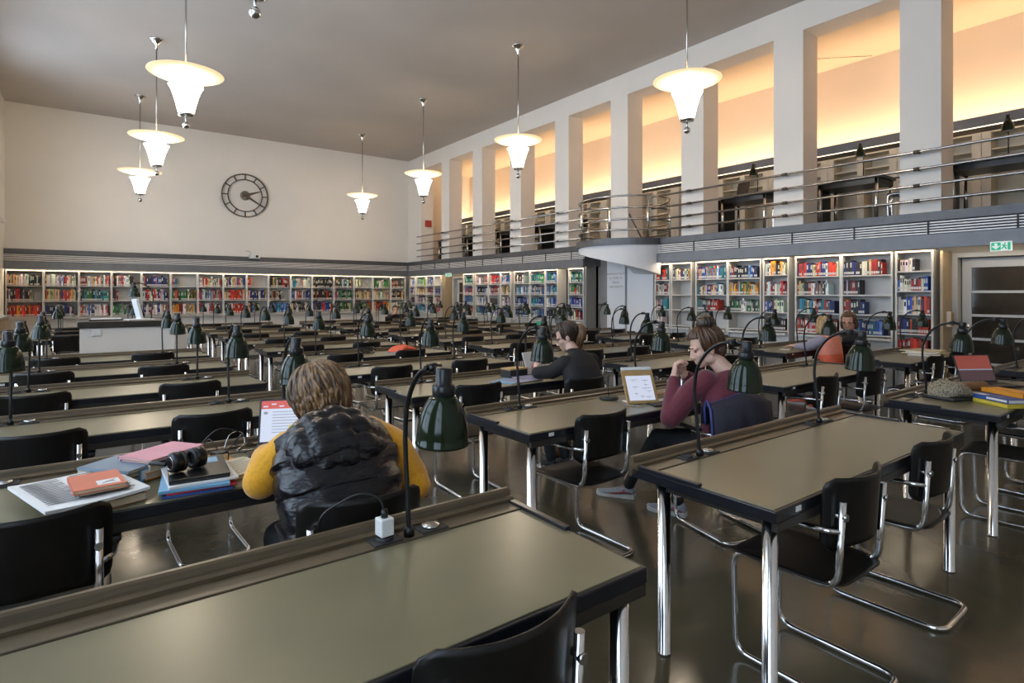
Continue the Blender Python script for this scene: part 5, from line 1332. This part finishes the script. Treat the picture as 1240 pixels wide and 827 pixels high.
# --- ponytailed reader's desk
sheet('paper', 'lavender sheet on the desk of the ponytailed reader', (3.00, 3.87, S_+.0045), .15, .30, .21, 'lavender', .002, .002)
sheet('paper', 'second lavender sheet overlapping towards the ponytailed reader', (3.10, 3.96, S_+.0085), -.35, .26, .19, 'lavender', .002, .002)
sheet('folder', 'blue folder under the lavender sheets', (2.86, 3.90, S_), .5, .28, .20, 'lblue', .004, cat='folder')
t = thing('storage_box', 'dark box with a tan lid behind the lavender sheets', 'box', (3.07, 4.10, S_+.0), .05)
b = NB(); bbox(b, -.10, .10, -.075, .06, 0, .065, .004); obj('box_body', b, 'rubber', t)
b = NB(); bbox(b, -.103, .103, -.078, .063, .065, .078, .003); obj('lid', b, 'boxwood', t)
t = thing('reading_stand', 'upright white sheet propped before the ponytailed reader', 'stand', (3.32, 4.10, S_), .25)
b = NB(); bbox(b, -.12, .12, -.004, .004, 0, .21, .002, mat=Matrix.Rotation(-.32, 4, 'X')); obj('sheet', b, 'paper', t)
b = NB(); bbox(b, -.125, .125, -.03, .05, 0, .010, .003); bbox(b, -.125, .125, .004, .010, .0, .17, .002, mat=Matrix.Rotation(-.32, 4, 'X')); obj('stand_base', b, 'rubber', t)
t = thing('pen', 'red pen in the fingers of the ponytailed reader', 'pen', (3.27, 4.045, .865)); b = NB(); tube(b, [(-.02,.02,-.05),(.02,-.015,.05)], .0045, 8); tube(b, [(-.026,.0252,-.065),(-.02,.02,-.05)], [.001,.0045], 8); obj('barrel', b, 'redc', t)
# --- burgundy sweatshirt wearer's desk
t = thing('tablet', 'wood-framed tablet with a page of notation propped on a stand', 'tablet', (2.99, 2.555, S_+.002), -.42)
Rt = Matrix.Rotation(-.50, 4, 'X')
b = NB(); bbox(b, -.115, .115, -.004, .006, 0, .235, .004, mat=Rt); obj('frame', b, 'boxwood', t)
b = NB(); box(b, -.092, .092, -.0052, -.0042, .022, .195, 0, Rt); sc_ = obj('screen', b, 'scr_w', t)
b = NB()
for (x0, z0, w_) in ((-.06,.165,.05),(.02,.160,.05),(.03,.130,.03),(-.055,.115,.04),(.01,.105,.06),(.045,.085,.03),(-.05,.07,.03),(-.01,.05,.03),(.03,.045,.04)): box(b, x0, x0+w_, -.0062, -.0054, z0, z0+.002, 0, Rt); box(b, x0+w_*.4, x0+w_*.4+.0015, -.0062, -.0054, z0-.015, z0, 0, Rt)
obj('notation', b, 'ink', sc_)
b = NB(); bbox(b, -.11, .11, -.004, .006, .2365, .26, .003, mat=Rt); bbox(b, -.10, .10, .0, .125, 0, .006, .002); bbox(b, -.04, .04, .110, .116, 0, .19, .002, mat=Matrix.Translation((0,.0,0)) @ Matrix.Rotation(.0, 4, 'X')); obj('stand', b, 'wplast', t)
sheet('keyboard_folio', 'flat dark folio in front of the propped tablet', (3.12, 2.46, S_), -.35, .26, .13, 'rubber', .008, cat='folio')
t = thing('cable_hub', 'flat black round hub with a cable near the desk ledge', 'hub', (2.94, 2.82, S_), 0)
b = NB(); lathe(b, [(0,0),(.065,0),(.068,.008),(.06,.018),(.03,.022),(0,.023)], 24); obj('housing', b, 'rubber', t)
b = NB(); tube(b, spline([(.0,.0,.02),(.0,.01,.07),(.02,.03,.13),(.07,.06,.16),(.12,.08,.15)], 6), .0035, 6); obj('lead', b, 'black', t)
cable('thin pale cable looping from the tablet across the desk', [(2.96,2.80,.757),(2.90,2.70,.757),(2.86,2.58,.757),(2.90,2.50,.757),(2.95,2.515,.765)], .0025, 'steel')
book_flat('book', 'brown leather book behind the burgundy sleeve', (3.24, 2.735, S_+.002), .1, .16, .23, .028, 'brownc')
sheet('paper', 'white sheet of paper beside the burgundy sleeve', (3.20, 2.66, S_), .2, .21, .20, 'paper', .0015)
t = thing('tote_bag', 'crumpled beige bag lying under the third desk row', 'bag', (3.46, 4.00, 0), .3)
b = NB(); Rb = []
for j in range(1, 16):
    th = PI*j/16; ring = []
    for k in range(28):
        ph = 2*PI*k/28; v = Vector((math.sin(th)*math.cos(ph), math.sin(th)*math.sin(ph), math.cos(th))); q = 1+.22*noise.noise(v*3.1)+.12*noise.noise(v*9)
        ring.append(Vector((v.x*.14*q, v.y*.10*q, max(.002, .085+v.z*.095*q*(1+.25*math.sin(4*v.x))))))
    Rb.append(ring)
loft(b, Rb); obj('bag_body', b, 'bag', t)
b = NB(); tube(b, spline([(-.08,0,.13),(-.06,.05,.19),(0,.09,.17),(.06,.10,.08),(.10,.12,.02)], 5), .008, 6); obj('strap', b, 'bag', t)
# --- third-column front desk: crumpled bag, laptop, books
t = thing('shoulder_bag', 'crumpled black and cream patterned bag on the desk by the laptop', 'bag', (4.95, 1.40, S_), -.30)
b = NB(); R_ = []
for j in range(25):
    u = j/24; ring = []
    for k in range(30):
        a = 2*PI*k/30; w_ = (.115*math.sin(PI*min(1, u*1.15+.04))**.5+.012); hgt = (.10*math.exp(-((u-.28)/.25)**2)+.030)
        q = 1+.16*noise.noise(Vector((u*7, math.cos(a)*2, math.sin(a)*2)))
        ring.append(Vector((-.20+.42*u, w_*math.cos(a)*q, max(.001, (.5+.5*math.sin(a))*hgt*q))))
    R_.append(ring)
loft(b, R_)
m, nt, bb_ = nmat('patterned_cloth'); tc = nt.nodes.new('ShaderNodeTexCoord'); nn = nt.nodes.new('ShaderNodeTexVoronoi'); nn.inputs['Scale'].default_value = 130; nn.feature = 'F1'
rp = nt.nodes.new('ShaderNodeValToRGB'); rp.color_ramp.interpolation = 'CONSTANT'; rp.color_ramp.elements[0].color = (.02,.018,.016,1); rp.color_ramp.elements[1].position = .42; rp.color_ramp.elements[1].color = (.30,.25,.17,1)
nt.links.new(tc.outputs['Object'], nn.inputs['Vector']); nt.links.new(nn.outputs['Distance'], rp.inputs['Fac']); nt.links.new(rp.outputs['Color'], bb_.inputs['Base Color']); bb_.inputs['Roughness'].default_value = .85
obj('cloth_top', b, m, t)
b = NB(); bbox(b, -.21, .225, -.125, .10, 0, .022, .01); obj('bag_base', b, 'rubber', t)
b = NB(); tube(b, spline([(-.15,.05,.06),(-.10,.09,.12),(0,.10,.10),(.08,.06,.05),(.16,.02,.03)], 5), .007, 6); obj('strap', b, 'rubber', t)
laptop((5.86, 1.50, S_+.004), -.55, .32, .23, 112, 'open laptop with a dusky red screen at the third column front desk', ['scr_red2','scr_b','scr_ln'], scr_red)
book_flat('book', 'yellow book at the bottom beside the crumpled bag', (4.86, 1.135, S_), -.62, .14, .27, .026, 'yelc', pages='yelc')
t = book_flat('book', 'blue and white book lying on the yellow one', (4.88, 1.14, S_+.0265), -.58, .15, .28, .028, 'nblue', pages='paper')
b = NB(); box(b, -.0755, -.0748, -.13, .02, .008, .022); box(b, -.0750, -.02, .05, .13, .0281, .0285); obj('title_panel', b, 'paper', t)
book_flat('book', 'long orange book on top of the blue one', (4.99, 1.11, S_+.0551), -.55, .13, .30, .030, 'orangec', pages='orangec')
t = thing('pencil_case', 'brown rolled pencil case between crumpled bag and laptop', 'pencil case', (5.32, 1.44, S_), -.5)
b = NB(); tube(b, spline([(-.16,0,.035),(-.10,0,.037),(.1,.0,.037),(.17,0,.034)], 5), [.018]+[.034]*14+[.016], 12); obj('case_body', b, 'brownc', t)
b = NB(); tube(b, [(-.14,.0,.071),(.15,.0,.071)], .004, 6); obj('zip', b, 'steel', t)
cable('black cable drooping from the open laptop to the desk edge', [(5.70,1.60,.76),(5.62,1.64,.80),(5.55,1.62,.86),(5.5,1.60,.80),(5.45,1.62,.765)])
# --- fourth column: papers, white sheet; red packet; cup
for k in range(4):
    sheet('newspaper', '%s newspaper of the pile on the fourth column desk near the doorway' % ('lowest','second','third','top')[k], (8.13+.03*k, 2.60+.02*k, S_+.0125*k), .3*(-1)**k*.6, .42, .30, 'paper' if k % 2 == 0 else 'pages', .011, .001, 'newspaper', 8 if k == 3 else 0)
sheet('paper', 'small white paper by the lilac sleeve of the coral pullover wearer', (7.42, 3.95, S_), .3, .16, .12, 'paper', .002)
t = thing('carrier_bag', 'red and orange plastic packet on a far desk', 'packet', (3.27, 6.72, S_), .3)
b = NB(); R_ = []
for j in range(15):
    u = j/14; R_.append([Vector((-.16+.32*u, .10*math.cos(a)*(1+.15*math.sin(9*u)), max(.001, (.5+.5*math.sin(a))*(.075*math.sin(PI*u)**.6+.012)*(1+.2*noise.noise(Vector((u*5, math.cos(a)*2, 1))))))) for a in [2*PI*k/20 for k in range(20)]])
loft(b, R_); obj('packet_body', b, 'coral2', t)
b = NB(); bbox(b, .08, .26, -.09, .07, 0, .012, .003); obj('flap', b, 'pages', t)
sheet('paper', 'blue sheet under the red packet on a far desk', (3.10, 6.60, S_), .1, .2, .12, 'lblue', .0015)
t = thing('cable_bundle', 'tangle of black cable on the desk left of the red packet', 'cable', (2.78, 6.70, S_))
b = NB(); rr_ = random.Random(5); tube(b, spline([(rr_.uniform(-.12,.12), rr_.uniform(-.07,.07), .01+rr_.uniform(0,.07)) for k in range(16)], 5), .006, 6); obj('cable_coil', b, 'black', t)
t = thing('plastic_bottle', 'small green container on a far desk before the bookcases', 'container', (8.05, 9.75, S_))
b = NB(); lathe(b, [(0,0),(.09,0),(.10,.10),(.10,.12),(0,.12)], 16); obj('tub', b, 'greenp', t)
b = NB(); lathe(b, [(0,.12),(.104,.12),(.104,.135),(0,.137)], 16); obj('lid', b, 'greenp', t)

# fittings on the tan lining of the near doorway
t = thing('wall_box', 'beige upright box fixed on the tan lining of the near doorway', 'box', (9.10, 2.66, 1.05))
b = NB(); bbox(b, -.05, .05, -.05, 0, 0, .20, .006); obj('box_body', b, 'gshelf', t); b = NB(); bbox(b, -.045, .045, -.054, -.05, .01, .19, .003); obj('box_lid', b, 'boxwood', t)
t = thing('notice', 'tiny green notice on the tan doorway lining above the beige box', 'notice', (9.09, 2.66, 1.34))
b = NB(); bbox(b, -.025, .025, -.004, 0, 0, .055, .001); obj('plate', b, 'tan', t); b = NB(); box(b, -.015, .015, -.0048, -.004, .008, .022); box(b, -.004, .004, -.0048, -.004, .026, .046); obj('pictogram', b, 'greenp', t)
t = thing('wall_socket', 'dark wall socket low on the tan doorway lining', 'socket', (9.08, 2.66, .42))
b = NB(); bbox(b, -.04, .04, -.012, 0, 0, .08, .004); obj('cover_plate', b, 'pages', t); b = NB(); lathe(b, [(0,0),(.022,0),(.022,.003),(0,.003)], 16, mat=Matrix.Translation((0,-.0125,.04)) @ Matrix.Rotation(PI/2, 4, 'X')); obj('outlet', b, 'rubber', t)
# ------------------------------------------------------------------ daylight and camera
W = bpy.data.worlds.new('overcast_sky'); SC.world = W; W.use_nodes = True
bg = W.node_tree.nodes['Background']; bg.inputs['Color'].default_value = (.70, .83, 1., 1); bg.inputs['Strength'].default_value = 2.9
cd = bpy.data.cameras.new('camera'); co = bpy.data.objects.new('camera', cd); C.objects.link(co)
cd.sensor_fit = 'HORIZONTAL'; cd.sensor_width = 36; cd.lens = 698.98/1240*36; cd.shift_y = (355.87-413.5)/1240; cd.clip_start = .05
co.location = (0, 0, 1.4819); co.rotation_euler = (PI/2, 0, -math.radians(36.6586)); SC.camera = co
SC.view_settings.view_transform = 'Standard'; SC.view_settings.look = 'None'; SC.view_settings.gamma = 1; SC.view_settings.use_curve_mapping = False
SC.view_settings.exposure = 1.28
cy = SC.cycles
cy.use_denoising = True
try: cy.denoiser = 'OPENIMAGEDENOISE'; cy.denoising_input_passes = 'RGB_ALBEDO_NORMAL'
except Exception: pass
cy.max_bounces = 8; cy.diffuse_bounces = 5; cy.glossy_bounces = 4; cy.transparent_max_bounces = 8; cy.caustics_reflective = False; cy.caustics_refractive = False
cy.sample_clamp_indirect = 6; cy.sample_clamp_direct = 0
bpy.context.view_layer.update()
